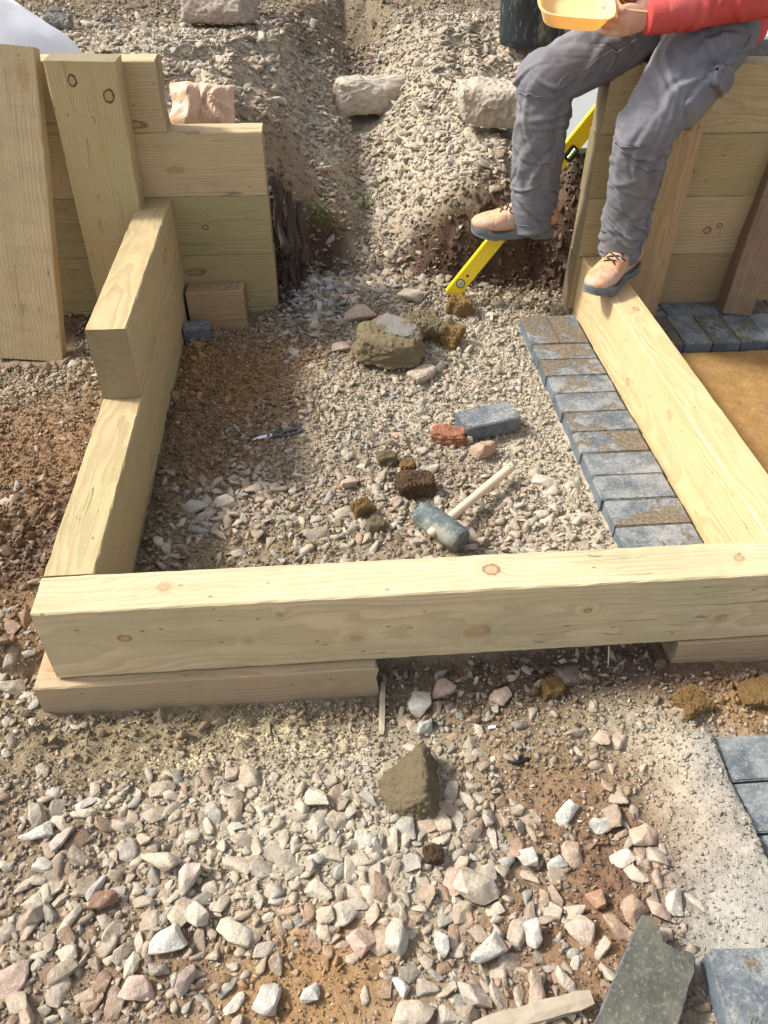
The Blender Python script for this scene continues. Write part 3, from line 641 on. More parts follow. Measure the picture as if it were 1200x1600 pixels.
def dmap2(lst):
    L = [(*at(a, b)[:2], c, d, e) for a, b, c, d, e in lst]
    def f(x, y, base):
        m = np.full(np.shape(x), base)
        for cx, cy, rx, ry, a in L: m = m+a*np.exp(-(((x-cx)/rx)**2+((y-cy)/ry)**2))
        return np.clip(m*(.2+1.4*ss(fbm(x, y, 9., 3, s=261), -.12, .15)), 0, 1)
    return f
# plan areas where nothing may lie
EXC = [(-.06, -.03, .67, .108), (1.3, -.03, 2.6, .108), (.6, .06, 1.4, .108), (-.01, 1.65, -.05, 1.66), (-1.7, 1.63, .44, 1.745), (1.285, .1, 1.62, 1.5), (1.48, 1.54, 4, 1.665), (1.6, 1.245, 4, 1.6), (1.335, -1, 2, -.185), (.1, 1.53, .33, 1.65), (-.21, 1.47, .02, 1.65), (-.5, 1.29, -.27, 1.62), (-.01, .1, .102, 1.64)]
def excluded(x, y, r=0.):
    m = np.zeros(np.shape(x), bool)
    for a, b, c, d in EXC:
        if c < a: a, c = c, a
        if d < b: b, d = d, b
        m |= (x > a-r) & (x < c+r) & (y > b-r) & (y < d+r)
    return m
GX0, GY0, GS = -1.6, -1.0, .004
OCC = np.zeros((1350, 1650), bool)
def disc(x, y, r):
    k = max(1, int(r/GS)); i = int((x-GX0)/GS); j = int((y-GY0)/GS); return i, j, k
_dc = {}
def stamp(x, y, r, limit=None):
    i, j, k = disc(x, y, r)
    if i-k < 0 or j-k < 0 or i+k >= OCC.shape[0] or j+k >= OCC.shape[1]: return False
    if k not in _dc:
        g = np.arange(-k, k+1); _dc[k] = (g[:, None]**2+g[None]**2) <= k*k
    m = _dc[k]; sub = OCC[i-k:i+k+1, j-k:j+k+1]
    if limit is not None and (sub & m).sum() > limit*m.sum(): return False
    sub |= m; return True
def in_view(x, y, z, mg=40):
    d = np.stack([x, y, z], -1)-CP; w_ = d@CF; px = 600+FPX*(d@CR)/w_; py = 800-FPX*(d@CU)/w_
    return (px > -mg) & (px < 1200+mg) & (py > -mg) & (py < 1600+mg) & (w_ > 0), w_

HERO = []
# ---- single stones one can point at: photo x, y, length, height ratio across, thickness ratio, turn, colour, label, material
def stone(px, py, Lpx, wr, tr, ang, col, label, cat='stone', mat=None, shp=0, sink=.25, zoff=0., name='stone', tilt=(0, 0), group=None):
    p = at(px, py, zoff); s = Lpx*depth(p)/FPX/2
    me = ROCKS[shp % 6] if (cat == 'rock' and mat is None) else (ROUGH if (cat != 'stone' or mat is not None) else BIGS)[shp % (len(ROUGH) if (cat != 'stone' or mat is not None) else len(BIGS))]
    if mat is not None: me = me.copy(); me.materials.clear(); me.materials.append(mat)
    o = bpy.data.objects.new(name, me); vs = np.array([v.co[:] for v in me.vertices]); ey = np.abs(vs[:, 1]).max(); ez = np.abs(vs[:, 2]).max()
    sx, sy, sz = s, s*wr/ey, s*tr/ez
    o.scale = (sx, sy, sz); o.rotation_euler = (tilt[0], tilt[1], math.radians(ang))
    h = float(H(p[0], p[1])); o.location = (p[0], p[1], h+zoff+s*tr*(1-2*sink)); o.color = (col[0]*.95, col[1]*.93, col[2]*.89, 1)
    HERO.append((p[0], p[1], label)); link(o); tag(o, label, cat, group); stamp(p[0], p[1], s*math.sqrt(wr)*.95); return o
for me in BIGS+MEDS+ROUGH+ROCKS: me.materials.append(M['stone'])
BE = (.46, .39, .32); PK = (.46, .35, .29); GR = (.42, .42, .39); CRM = (.52, .47, .40); BR = (.26, .17, .12)
_rk = stone(608, 553, 118, .86, .42, -12, BE, 'large flat mud-coated rock with a pale mortar crust in the middle of the plot', 'rock', M['clod'], 3, .05, name='rock', tilt=(.12, .05))
cr_ = bpy.data.objects.new('mortar_crust', ROUGH[2].copy()); cr_.data.materials.clear(); cr_.data.materials.append(M['mortar']); cr_.parent = _rk; cr_.location = (.12, .22, .36); cr_.scale = (.62, .5, .16); cr_.rotation_euler = (0, .1, -.5); COL.objects.link(cr_)
stone(658, 590, 50, .7, .5, 40, BE, 'angular beige rock tucked under the front edge of the big mud-coated rock', 'rock', None, 5, .3, name='rock')
stone(692, 535, 62, .65, .5, -30, BR, 'orange-brown clod right behind the big mud-coated rock', 'clod', M['clod_orange'], 7, .1, name='clod')
stone(658, 526, 74, .8, .5, 10, BR, 'brown clod leaning on the back of the big mud-coated rock', 'clod', M['clod'], 9, .05, name='clod', zoff=.005)
stone(718, 490, 44, .75, .7, -20, BR, 'rusty brown clod at the lower end of the yellow spirit level', 'clod', M['clod_orange'], 2, .1, name='clod')
stone(560, 495, 54, .75, .45, 15, PK, 'broad pinkish flat stone just behind the big mud-coated rock', 'stone', None, 11)
stone(640, 470, 42, .7, .5, 0, BE, 'rounded beige stone in the rubble left of the spirit level', 'stone', None, 12)
stone(533, 548, 30, .9, .5, 0, PK, 'pink stone between the grey chippings and the orange soil', 'stone', None, 13)
stone(583, 180, 140, .42, .42, 3, (.50, .45, .38), 'long pale stone slab lying across the rubble slope', 'rock', None, 2, .05, name='rock', tilt=(.05, 0), zoff=.015)
stone(765, 196, 108, .75, .62, -5, (.47, .41, .34), 'blocky buff rock on the slope beside the left trouser leg', 'rock', None, 1, .05, name='rock', zoff=.015)
stone(812, 190, 50, .45, .9, 70, (.30, .22, .16), 'brown split rock shard between the blocky rock and the trouser leg', 'rock', None, 15, .2, name='rock')
stone(345, 36, 118, .5, .4, -20, (.36, .31, .27), 'long grey slab at the top of the slope', 'rock', None, 16, .1, name='rock', zoff=.02)
stone(362, 10, 95, .6, .5, -5, (.42, .33, .28), 'pink-tinged boulder resting on the grey slab at the top of the slope', 'rock', None, 17, .1, name='rock', zoff=.05)
stone(95, 50, 46, .9, .6, 0, (.3, .3, .3), 'grey mortar lump beside the white bag', 'mortar lump', M['mortar'], 18, .2, name='mortar_lump')
stone(88, 28, 24, .9, .7, 0, (.3, .3, .3), 'small round grey lump above the mortar lump beside the white bag', 'mortar lump', M['mortar'], 19, .2, name='mortar_lump')
stone(360, 195, 30, .8, .5, 0, BE, 'tan clod on the fill right of the paper bag', 'stone', None, 20)
stone(597, 98, 16, .8, .6, 0, (.05, .07, .09), 'small dark slate fragment high in the stony gully', 'stone', None, 4)
stone(435, 165, 30, .7, .5, 30, (.5, .48, .44), 'pale angular stone high on the left of the slope', 'stone', None, 21)
stone(850, 760, 40, .62, .35, -35, CRM, 'flat cream stone between mallet handle and paver row', 'stone', None, 22, .2)
stone(702, 690, 62, .55, .42, -22, (.42, .15, .07), 'broken piece of orange-red brick beside the loose paver', 'brick piece', M['redbrick'] if 'redbrick' in M else None, 6, .2, name='brick_piece')
stone(755, 712, 44, .72, .7, 8, (.42, .30, .22), 'pinkish brown chunk with a flat top in front of the loose paver', 'stone', None, 23, .15)
stone(648, 771, 66, .70, .55, -5, BR, 'large square brown clod behind the mallet head', 'clod', M['clod_dark'], 10, .1, name='clod')
stone(604, 726, 34, .7, .6, 0, BR, 'small green-brown clod left of the red brick piece', 'clod', M['clod'], 1, .15, name='clod')
stone(636, 733, 26, .8, .6, 0, BR, 'little orange and olive clod behind the square brown clod', 'clod', M['clod_orange'], 24, .15, name='clod')
stone(566, 806, 38, .75, .7, 30, BR, 'orange-stained clod left of the mallet head', 'clod', M['clod_orange'], 0, .15, name='clod')
stone(588, 828, 36, .9, .8, 0, BR, 'grey-brown round clod close to the mallet head', 'clod', M['clod'], 12, .15, name='clod')
stone(545, 760, 34, .7, .5, 20, PK, 'pale stone left of the square brown clod', 'stone', None, 3)
stone(620, 790, 20, .8, .6, 20, PK, 'small pale stone in front of the square brown clod', 'stone', None, 5)
stone(305, 797, 36, .85, .5, -30, GR, 'largest pale stone in the small heap near the left edging', 'stone', None, 7, .2)
stone(352, 792, 42, .5, .5, 10, CRM, 'flat white stone topping the small heap near the left edging', 'stone', None, 8, .2)
stone(250, 855, 26, .6, .5, -60, CRM, 'white egg-like stone on dark soil near the left corner of the front sleeper', 'stone', None, 12, .15)
stone(640, 1228, 118, 1.05, .62, -4, BR, 'tall wedge of mud-coated rock standing in the gravel in front of the beam', 'rock', M['clod'], 5, .18, name='rock')
stone(1078, 1104, 58, .9, .6, 25, BR, 'orange topped clod under the right end of the front sleeper', 'clod', M['clod_orange'], 18, .25, name='clod')
stone(1180, 1090, 66, .85, .45, 5, BR, 'sandy orange square clod at the right edge below the front sleeper', 'clod', M['clod_orange'], 16, .2, name='clod')
stone(862, 1080, 40, .9, .7, 10, BR, 'small orange-brown clod in the shade below the front sleeper', 'clod', M['clod_orange'], 20, .2, name='clod')
stone(1030, 1042, 24, .7, .6, 10, BR, 'olive clod beneath the front sleeper near the right support', 'clod', M['clod'], 21, .2, name='clod')
stone(890, 1060, 48, .7, .5, 0, (.2, .15, .13), 'dusky flat stone in the shade below the front sleeper', 'stone', None, 22)
stone(966, 1160, 30, 1., .6, 0, PK, 'round pink stone beside a second pink one left of the mortar', 'stone', None, 23)
stone(940, 1160, 26, 1., .5, 40, PK, 'flat pink-grey stone touching the round pink one', 'stone', None, 24)
stone(782, 1095, 36, .8, .6, 30, PK, 'angular pink stone standing in the gravel under the front sleeper', 'stone', None, 25)
stone(655, 1105, 42, .9, .7, 60, (.44, .42, .38), 'big grey stone right of the wooden peg', 'stone', None, 13)
stone(664, 1140, 40, .7, .7, 60, GR, 'bluish grey stone leaning below the big grey stone', 'stone', None, 9)
stone(690, 1080, 42, .7, .5, 20, PK, 'pinkish slab of stone near the end of the left support sleeper', 'stone', None, 4)
stone(885, 1273, 48, .5, .55, 35, (.50, .49, .45), 'elongated pale grey stone on the red-brown soil', 'stone', None, 2)
stone(938, 1297, 38, .6, .6, -10, GR, 'grey flattish stone right of the elongated pale grey stone', 'stone', None, 5)
stone(1003, 1312, 46, .85, .6, -20, (.50, .38, .29), 'large salmon-pink stone beside the grey mortar strip', 'stone', None, 6)
stone(1003, 1350, 30, .6, .5, -60, PK, 'small salmon stone just in front of the large salmon-pink one', 'stone', None, 1)
stone(893, 1335, 46, .9, .6, 60, (.48, .37, .29), 'pink-beige stone left of the hollow in the red soil', 'stone', None, 10)
stone(868, 1350, 36, .6, .5, 10, GR, 'pale stone lying against the pink-beige one by the hollow', 'stone', None, 11)
stone(928, 1410, 34, .9, .8, 80, (.36, .22, .15), 'rusty brown block of stone on the near side of the hollow', 'stone', None, 15)
stone(988, 1424, 44, .95, .8, 20, (.36, .26, .2), 'rounded brown stone at the tip of the broken paver', 'stone', None, 17)
stone(1052, 1412, 46, .6, .6, 70, CRM, 'pale pointed stone right of the rounded brown one', 'stone', None, 19)
stone(1028, 1426, 38, .8, .6, -20, PK, 'pink stone wedged behind the tip of the broken paver', 'stone', None, 20)
stone(1086, 1412, 42, .35, .3, -55, CRM, 'narrow cream sliver on the mortar near the broken paver', 'stone', None, 3)
stone(908, 1460, 50, .75, .6, -50, (.46, .37, .31), 'beige-pink stone left of the broken paver', 'stone', None, 8)
stone(960, 1455, 50, .5, .5, -50, (.40, .29, .21), 'tan stone running under the broken paver', 'stone', None, 21)
stone(838, 1570, 86, .38, .4, 86, (.44, .33, .26), 'long finger-shaped pink stone near the bottom edge', 'stone', None, 25)
stone(742, 1396, 72, .6, .6, -32, (.48, .41, .33), 'biggest oblong beige stone in the front gravel', 'stone', None, 22, .05)
stone(710, 1385, 42, .9, .4, 60, PK, 'pinkish flat stone beneath the biggest oblong stone', 'stone', None, 24, .2)
stone(757, 1492, 62, .55, .6, 22, (.45, .45, .41), 'blocky greenish grey stone in the lower gravel', 'stone', None, 16, .1)
stone(832, 1466, 40, .8, .8, -70, (.44, .44, .41), 'square greenish grey stone left of the beige-pink stone', 'stone', None, 14, .1)
stone(690, 1478, 38, .65, .7, -70, (.44, .45, .42), 'upright pale green-grey stone left of the blocky greenish one', 'stone', None, 12, .1)
stone(564, 1478, 46, .95, .6, 5, (.50, .37, .31), 'square pink stone beside the patch of orange soil', 'stone', None, 9, .1)
stone(620, 1472, 46, .85, .7, 60, (.44, .41, .36), 'grey-beige stone right of the square pink stone', 'stone', None, 7, .1)
stone(535, 1438, 38, .9, .7, -30, (.42, .39, .34), 'rounded grey stone above the square pink stone', 'stone', None, 5, .1)
stone(265, 1474, 58, .75, .6, 10, (.55, .54, .50), 'large rounded white-grey stone in the left gravel', 'stone', None, 11, .1)
stone(368, 1461, 62, .55, .45, -32, (.48, .44, .37), 'wedge-shaped pale stone right of the large rounded white-grey one', 'stone', None, 13, .1)
stone(308, 1435, 42, .8, .6, -50, (.48, .43, .36), 'beige stone behind the large rounded white-grey one', 'stone', None, 2, .1)
stone(254, 1353, 66, .4, .45, -22, (.50, .44, .35), 'long flat cream stone in the left part of the gravel', 'stone', None, 0, .1)
stone(295, 1378, 50, .6, .6, 58, (.42, .36, .32), 'oblong mauve-grey stone right of the long flat cream one', 'stone', None, 4, .1)
stone(208, 1512, 24, 1.6, .5, 0, (.46, .41, .33), 'upright rectangular beige stone below the large white-grey one', 'stone', None, 6, .15)
stone(218, 1550, 56, .6, .5, -8, (.48, .37, .31), 'long pink stone near the bottom left of the gravel', 'stone', None, 8, .15)
stone(292, 1535, 48, .55, .5, 50, (.40, .32, .28), 'mauve-pink stone right of the long pink one', 'stone', None, 10, .15)
stone(165, 1415, 46, .6, .55, 25, (.24, .15, .11), 'dark brown stone standing out among pale ones on the left', 'stone', None, 12, .15)
stone(152, 1392, 44, .32, .4, 65, (.52, .49, .44), 'narrow white stone leaning on the dark brown stone', 'stone', None, 14, .15)
stone(60, 1308, 50, .5, .4, 15, (.52, .50, .46), 'white flat stone near the left edge', 'stone', None, 16, .15)
stone(100, 1318, 44, .55, .5, 50, (.44, .36, .33), 'mauve oblong stone right of the white flat one at the left edge', 'stone', None, 18, .15)
stone(135, 1258, 40, .5, .35, 35, (.50, .48, .44), 'thin pointed whitish stone below the left support sleeper', 'stone', None, 20, .15)
stone(255, 1240, 42, .6, .4, 5, (.44, .37, .29), 'tan slab dusted with sawdust', 'stone', None, 22, .15)
stone(368, 1572, 38, .5, .4, 40, CRM, 'smooth cream oval stone at the bottom left', 'stone', None, 24, .15)
stone(421, 1568, 50, .85, .6, 40, (.46, .45, .42), 'pale grey-white stone at the bottom beside the orange soil', 'stone', None, 1, .15)
stone(485, 1555, 32, .9, .6, 0, GR, 'small grey stone on the orange soil at the bottom', 'stone', None, 3, .15)
stone(20, 1540, 60, .8, .5, 20, PK, 'big pinkish stone in the bottom left corner', 'stone', None, 5, .2)
stone(645, 1595, 60, .8, .6, -20, BE, 'beige stone cut by the bottom edge of the photo', 'stone', None, 7, .15)
stone(740, 1560, 62, .55, .5, -30, (.44, .37, .32), 'elongated mauve-beige stone by the finger-shaped one', 'stone', None, 9, .1)
stone(628, 1545, 34, .6, .5, -60, (.50, .48, .44), 'narrow white stone on the soil near the bottom', 'stone', None, 11, .15)
stone(820, 1345, 34, 1.1, .6, 80, GR, 'grey kite-shaped stone at the edge of the red soil', 'stone', None, 15, .15)
stone(676, 1342, 34, 1., .8, 0, BR, 'reddish mud ball in the middle of the front gravel', 'clod', M['clod_dark'], 17, .1, name='clod')
stone(497, 1255, 42, .7, .6, -20, (.50, .46, .38), 'cream stone at the edge of the sawdust', 'stone', None, 19, .15)
stone(770, 1190, 10, .9, .6, 0, CRM, 'tiny white pebble on the brown soil below the front sleeper', 'stone', None, 2, .15)
NSINGLE = sum(1 for o in COL.objects if o.get('category') in ('stone', 'rock', 'clod'))

# ---- the loose gravel
def sample(n, seed, base, D, x0=-1.5, x1=3.2, y0=-.85, y1=4.8):
    r = np.random.default_rng(seed); x = r.uniform(x0, x1, n); y = r.uniform(y0, y1, n)
    v, w_ = in_view(x, y, H(x, y, False)); k = v & ~excluded(x, y) & (r.random(n) < D(x, y, base))
    k &= ~((x > 1.56) & (y > 0) & (y < 1.7))
    return x[k], y[k], w_[k]
med = []
x, y, wd = sample(150000, 11, .17, D_big)
rr = np.random.default_rng(5)
r = np.clip(np.exp(rr.normal(np.log(.0115), .36, len(x))), .0055, .025); r = np.where(y > 1.7, r*1.15, r)
r = np.where((y > .7) & (y < 1.3), r*.85, r)
o = np.argsort(-r)
for i in o:
    if excluded(x[i], y[i], r[i]*.7): continue
    if stamp(x[i], y[i], r[i]*.72, .28): med.append((x[i], y[i], r[i], wd[i]))
med = np.array(med)
sz = med[:, 2]/med[:, 3]; order = np.argsort(-sz); med = med[order]
NBIG = 300-NSINGLE
STOP = set('lying in on at beside behind by near under with leaning right left from below resting tucked between among standing touching just across wedged running cut stone rock clod next topping topped dusted high of close'.split())
LAND = []
for hx, hy, lb in HERO:
    ws = lb.split(); k = 0; noun = None
    for i, w_ in enumerate(ws):
        if w_ in ('stone', 'rock', 'clod', 'slab', 'block', 'boulder', 'chunk', 'ball', 'sliver'): noun = i; break
    if noun is not None and 2 <= noun <= 5 and not (set(ws[:noun]) & STOP): LAND.append((hx, hy, 'the '+' '.join(ws[:noun+1])))
LAND += [(1.39, .7, 'the laid paver row'), (.985, .5, 'the mallet handle'), (.85, .38, 'the mallet head'), (1.05, .83, 'the loose paver'), (.3, -.05, 'the left support sleeper'), (1.1, -.02, 'the middle of the front sleeper'), (.15, .5, 'the left timber edging'), (.42, .84, 'the scissors')]
def landmark(x, y):
    b = min(LAND, key=lambda l: (l[0]-x)**2+(l[1]-y)**2); dx, dy = x-b[0], y-b[1]
    if math.hypot(dx, dy) > .33: return None
    s_ = ('right of' if dx > 0 else 'left of') if abs(dx) > abs(dy) else ('behind' if dy > 0 else 'in front of'); return ('close ' if math.hypot(dx, dy) < .07 and s_ in ('behind',) else '')+s_+' '+b[2]
def stone_colour(x, y, seed, w=PW):
    r = np.random.default_rng(seed); n = len(x); k = r.choice(len(PAL), n, p=w); c = PAL[k]*r.uniform(.66, 1.0, (n, 1))*np.array((1., .965, .905))*1.03
    # grey chippings by the left wall end, blue of the shade mixed into their colour
    b = np.exp(-(((x-.52)/.16)**2+((y-1.74)/.2)**2)); g = np.array((.40, .42, .43))
    m = r.random(n) < b*1.1; c[m] = g*r.uniform(.7, 1.2, (m.sum(), 1))
    # stones in the soil carry a coat of it
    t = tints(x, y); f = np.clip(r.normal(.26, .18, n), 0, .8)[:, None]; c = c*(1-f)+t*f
    return c, k
def region(x, y):
    if y > 1.72: return 'on the rubble slope behind', 'loose stones on the rubble slope'
    if y > .1 and x > .1: return 'in the rubble inside the timber frame', 'loose stones inside the timber frame'
    if x < 0 and y > -.05: return 'in the soil left of the timber edging', 'loose stones left of the timber edging'
    if x < .35: return 'in the left part of the front gravel', 'loose stones in the left part of the front gravel'
    if x < .85: return 'in the middle part of the front gravel', 'loose stones in the middle part of the front gravel'
    return 'in the red-brown soil of the right foreground', 'loose stones in the right foreground'
c_, k_ = stone_colour(med[:, 0], med[:, 1], 77)
zz = H(med[:, 0], med[:, 1])
for i in range(NBIG):
    x_, y_, r_, _ = med[i]; q = random.Random(i)
    me = BIGS[q.randrange(len(BIGS))] if i < 160 else MEDS[q.randrange(len(MEDS))]
    ob = bpy.data.objects.new('stone', me); fl = q.uniform(.75, 1.2)
    ob.scale = (r_*1.12, r_*q.uniform(.85, 1.15), r_*fl); ob.rotation_euler = (q.gauss(0, .3), q.gauss(0, .3), q.uniform(0, 6.28))
    ob.location = (x_, y_, zz[i]+r_*.12); ob.color = (*c_[i], 1); link(ob)
    a, g = region(x_, y_); dm = np.array(ob.dimensions) if False else None; vs = np.array([v.co[:] for v in me.vertices]); ex = np.ptp(vs, 0)*np.array(ob.scale); rt_ = min(ex[:2])/max(ex[:2]); fw = 'elongated ' if rt_ < .62 else ('flat ' if ex[2] < .42*max(ex[:2]) else ('blocky ' if ex[2] > .72*max(ex[:2]) else ''))
    lm = landmark(x_, y_); tag(ob, '%s%s %sstone %s' % ('larger ' if r_ > .0215 else ('small ' if r_ < .0155 else ''), PALN[k_[i]], fw, lm or a), 'stone', g)
m2 = med[NBIG:]; n = len(m2); q = np.random.default_rng(8)
scl = m2[:, 2:3]*np.stack([np.full(n, 1.12), q.uniform(.85, 1.15, n), q.uniform(.75, 1.2, n)], 1)
rot = np.stack([q.normal(0, .35, n), q.normal(0, .35, n), q.uniform(0, 6.28, n)], 1)
scatter_mesh('gravel', MEDS, np.stack([m2[:, 0], m2[:, 1], zz[NBIG:]+m2[:, 2]*.1], 1), scl, rot, c_[NBIG:], M['stone_stuff'], 'pinkish beige and grey crushed stone lying loose over the ground')

# small stones fill between
D_small = dmap([(330, 1400, .4, .3, .5), (600, 1380, .3, .3, .5), (60, 1350, .3, .3, .5), (560, 440, .25, .2, .8), (470, 430, .14, .14, .9), (640, 800, .25, .1, .5), (900, 800, .12, .1, .3), (640, 250, .5, .5, .6), (330, 120, .3, .4, .6), (740, 120, .6, .6, .7), (1050, 1250, .1, .25, .5), (440, 280, .14, .18, -.35),
    (350, 600, .24, .2, -.35), (280, 700, .12, .2, -.2), (900, 640, .12, .3, -.1), (60, 720, .2, .2, -.2), (480, 1540, .1, .07, -.3), (600, 5, 2., .3, -.3), (850, 380, .2, .09, -.8), (740, 385, .14, .06, -.6), (1120, 1330, .07, .2, -.5)])
def fill(n, seed, base, D, rmed, sg, rlo, rhi, lim, grow=.9):
    x, y, wd = sample(n, seed, base, D); rr = np.random.default_rng(seed+1)
    r = np.clip(np.exp(rr.normal(np.log(rmed), sg, len(x))), rlo, rhi)*np.clip(wd/1.6, .8, 1.6); out = []
    for i in np.argsort(-r):
        if stamp(x[i], y[i], r[i]*grow, lim): out.append(i)
    out = np.array(out); return x[out], y[out], r[out]
x, y, r = fill(230000, 21, .22, D_small, .0052, .34, .003, .0095, .42, .85)
x = x[~excluded(x, y)] if False else x
n = len(x); c, _ = stone_colour(x, y, 31); t = tints(x, y); q = np.random.default_rng(9); f = q.uniform(.05, .6, (n, 1)); c = c*(1-f)+t*f
scl = r[:, None]*np.stack([np.full(n, 1.1), q.uniform(.8, 1.1, n), q.uniform(.7, 1.1, n)], 1); rot = np.stack([q.normal(0, .5, n), q.normal(0, .5, n), q.uniform(0, 6.28, n)], 1)
scatter_mesh('small_gravel', SMALLS, np.stack([x, y, H(x, y)+r*.3], 1), scl, rot, c, M['stone_stuff'], 'small gravel and grit between the bigger stones')
# soil crumbs
D_cr = lambda x, y, b: np.full(np.shape(x), b)
x, y, wd = sample(150000, 41, .62, D_cr); x2, y2, w2 = sample(190000, 42, .62, D_cr, -.75, 1.9, -.75, 1.9); x = np.concatenate([x, x2]); y = np.concatenate([y, y2]); wd = np.concatenate([wd, w2]); n = len(x); q = np.random.default_rng(12)
r = np.clip(np.exp(q.normal(np.log(.0026), .42, n)), .0012, .009)*np.clip(wd/1.6, .8, 1.7)
c = tints(x, y)*q.uniform(.65, 1.5, (n, 1)); g = q.random(n) < .25*(1-.8*soilm(x, y)); c[g] = PAL[q.choice(len(PAL), g.sum(), p=PW)]*q.uniform(.7, 1.1, (g.sum(), 1))
scl = r[:, None]*np.stack([np.ones(n), q.uniform(.7, 1, n), q.uniform(.6, 1, n)], 1); rot = q.uniform(0, 6.28, (n, 3))
scatter_mesh('soil_crumbs', CRUMBS, np.stack([x, y, H(x, y)+r*.3], 1), scl, rot, c, M['stone_stuff'], 'crumbs of brown soil and fine grit over the ground')
# bigger soft clods where the soil is freshly dug
D_cl = dmap2([(350, 590, .25, .2, .08), (1100, 1090, .12, .05, .9), (850, 400, .2, .1, .8), (880, 290, .12, .14, .8), (30, 860, .15, .25, .6), (240, 780, .06, .25, .5), (900, 1070, .38, .06, 1.), (650, 1050, .1, .03, .5), (330, 1135, .4, .02, .5), (440, 440, .06, .2, .7), (700, 340, .2, .08, .5), (60, 1000, .15, .1, .3), (940, 1380, .05, .08, .7), (480, 1540, .1, .07, .3), (560, 15, 2., .3, .45), (440, 270, .12, .14, .3), (120, 1140, .3, .04, .3), (820, 440, .2, .05, .3)])
x, y, wd = sample(16000, 51, .03, D_cl); x2, y2, w2 = sample(30000, 52, .07, D_cl, -.75, 1.9, -.75, 2.1); x = np.concatenate([x, x2]); y = np.concatenate([y, y2]); wd = np.concatenate([wd, w2]); n = len(x); q = np.random.default_rng(13)
r = np.clip(np.exp(q.normal(np.log(.0085), .35, n)), .004, .02)*np.clip(wd/1.6, .8, 1.7); k = ~excluded(x, y, .008); x, y, r = x[k], y[k], r[k]; n = len(x)
c = tints(x, y)*q.uniform(.8, 1.35, (n, 1)); scl = r[:, None]*np.stack([np.ones(n), q.uniform(.8, 1, n), q.uniform(.7, 1, n)], 1); rot = q.uniform(0, 6.28, (n, 3))
scatter_mesh('soil_clods', MEDS, np.stack([x, y, H(x, y)+r*.25], 1), scl, rot, c, M['stone_stuff'], 'brown soil clods on the freshly dug ground', sharp=False)
# sawdust and wood shavings
r_ = np.random.default_rng(66); n = 260; x = r_.uniform(.12, .31, n); y = r_.uniform(1.555, 1.625, n); c = np.array((.66, .52, .36))*r_.uniform(.7, 1.15, (n, 1))
scatter_mesh('sawdust', CHIPS, np.stack([x, y, .105-(x-.116)*-.026+r_.uniform(0, .003, n)+(y-1.55)*-.05], 1), r_.uniform(.0015, .005, (n, 1))*np.ones((1, 3)), np.stack([r_.normal(0, .4, n), r_.normal(0, .4, n), r_.uniform(0, 6.28, n)], 1), c, M['stone_stuff'], 'sawdust left on top of the offcut block by the left wall')
r_ = np.random.default_rng(61); n = 420000; x = r_.uniform(-1., 2., n); y = r_.uniform(-.8, 3.6, n)
k = (r_.random(n) < np.clip(sawmask(x, y)**1.2*1.0+.010, 0, 1)); x, y = x[k], y[k]; v, _w = in_view(x, y, H(x, y, False)); k = v & ~excluded(x, y, -.02); x, y = x[k], y[k]; n = len(x)
rr_ = np.clip(np.exp(r_.normal(np.log(.0019), .45, n)), .0009, .007); c = np.array((.66, .55, .37))*r_.uniform(.75, 1.15, (n, 1))
scatter_mesh('sawdust', CHIPS, np.stack([x, y, H(x, y)+.0015+r_.uniform(0, .006, n)], 1), rr_[:, None]*np.ones((1, 3)), np.stack([r_.normal(0, .5, n), r_.normal(0, .5, n), r_.uniform(0, 6.28, n)], 1), c, M['stone_stuff'], 'pale sawdust and wood shavings sprinkled on the ground')

# a label met in two places gets one group
_by = {}
for o_ in list(COL.objects):
    if o_.get('category') == 'stone' and o_.get('group'): _by.setdefault(o_['label'], []).append(o_)
for lb_, os_ in _by.items():
    if len({q['group'] for q in os_}) > 1:
        for q in os_: q['group'] = os_[0]['group']
# ------------------------------------------------------------------ loft and cloth helpers
def cat(pts, n):
    P = [np.array(p, float) for p in pts]; P = [2*P[0]-P[1]]+P+[2*P[-1]-P[-2]]; out = []
    for i in range(1, len(P)-2):
        for k in range(n):
            t = k/n; a, b, c, d = P[i-1:i+3]
            out.append(.5*((2*b)+(c-a)*t+(2*a-5*b+4*c-d)*t*t+(3*b-a-3*c+d)*t**3))
    out.append(P[-2]); return np.array(out)
def loft(pts, rad, n=20, sub=6, up=(0, 0, 1), cap=True, power=2.):
    """closed tube through pts; rad = (side, up) radii at every point"""
    rad = [(r, r) if not isinstance(r, (tuple, list)) else r for r in rad]
    C = cat([tuple(p)+tuple(r) for p, r in zip(pts, rad)], sub); Pn = C[:, :3]; R = C[:, 3:]
    V = []; F = []; m = len(Pn); u = np.array(up, float)
    for i in range(m):
        t = Pn[min(i+1, m-1)]-Pn[max(i-1, 0)]; t = t/np.linalg.norm(t)
        s = np.cross(t, u); s = s/np.linalg.norm(s); v = np.cross(s, t)
        for k in range(n):
            a = 2*math.pi*k/n; ca, sa = math.cos(a), math.sin(a)
            e = 2/power; ca = math.copysign(abs(ca)**e, ca); sa = math.copysign(abs(sa)**e, sa)
            V.append(Pn[i]+s*ca*R[i, 0]+v*sa*R[i, 1])
    for i in range(m-1):
        for k in range(n): a = i*n+k; b = i*n+(k+1) % n; F.append((a, b, b+n, a+n))
    if cap:
        c0 = len(V); V.append(Pn[0]); c1 = len(V); V.append(Pn[-1])
        for k in range(n): F.append((c0, (k+1) % n, k)); F.append((c1, (m-1)*n+k, (m-1)*n+(k+1) % n))
    return V, F
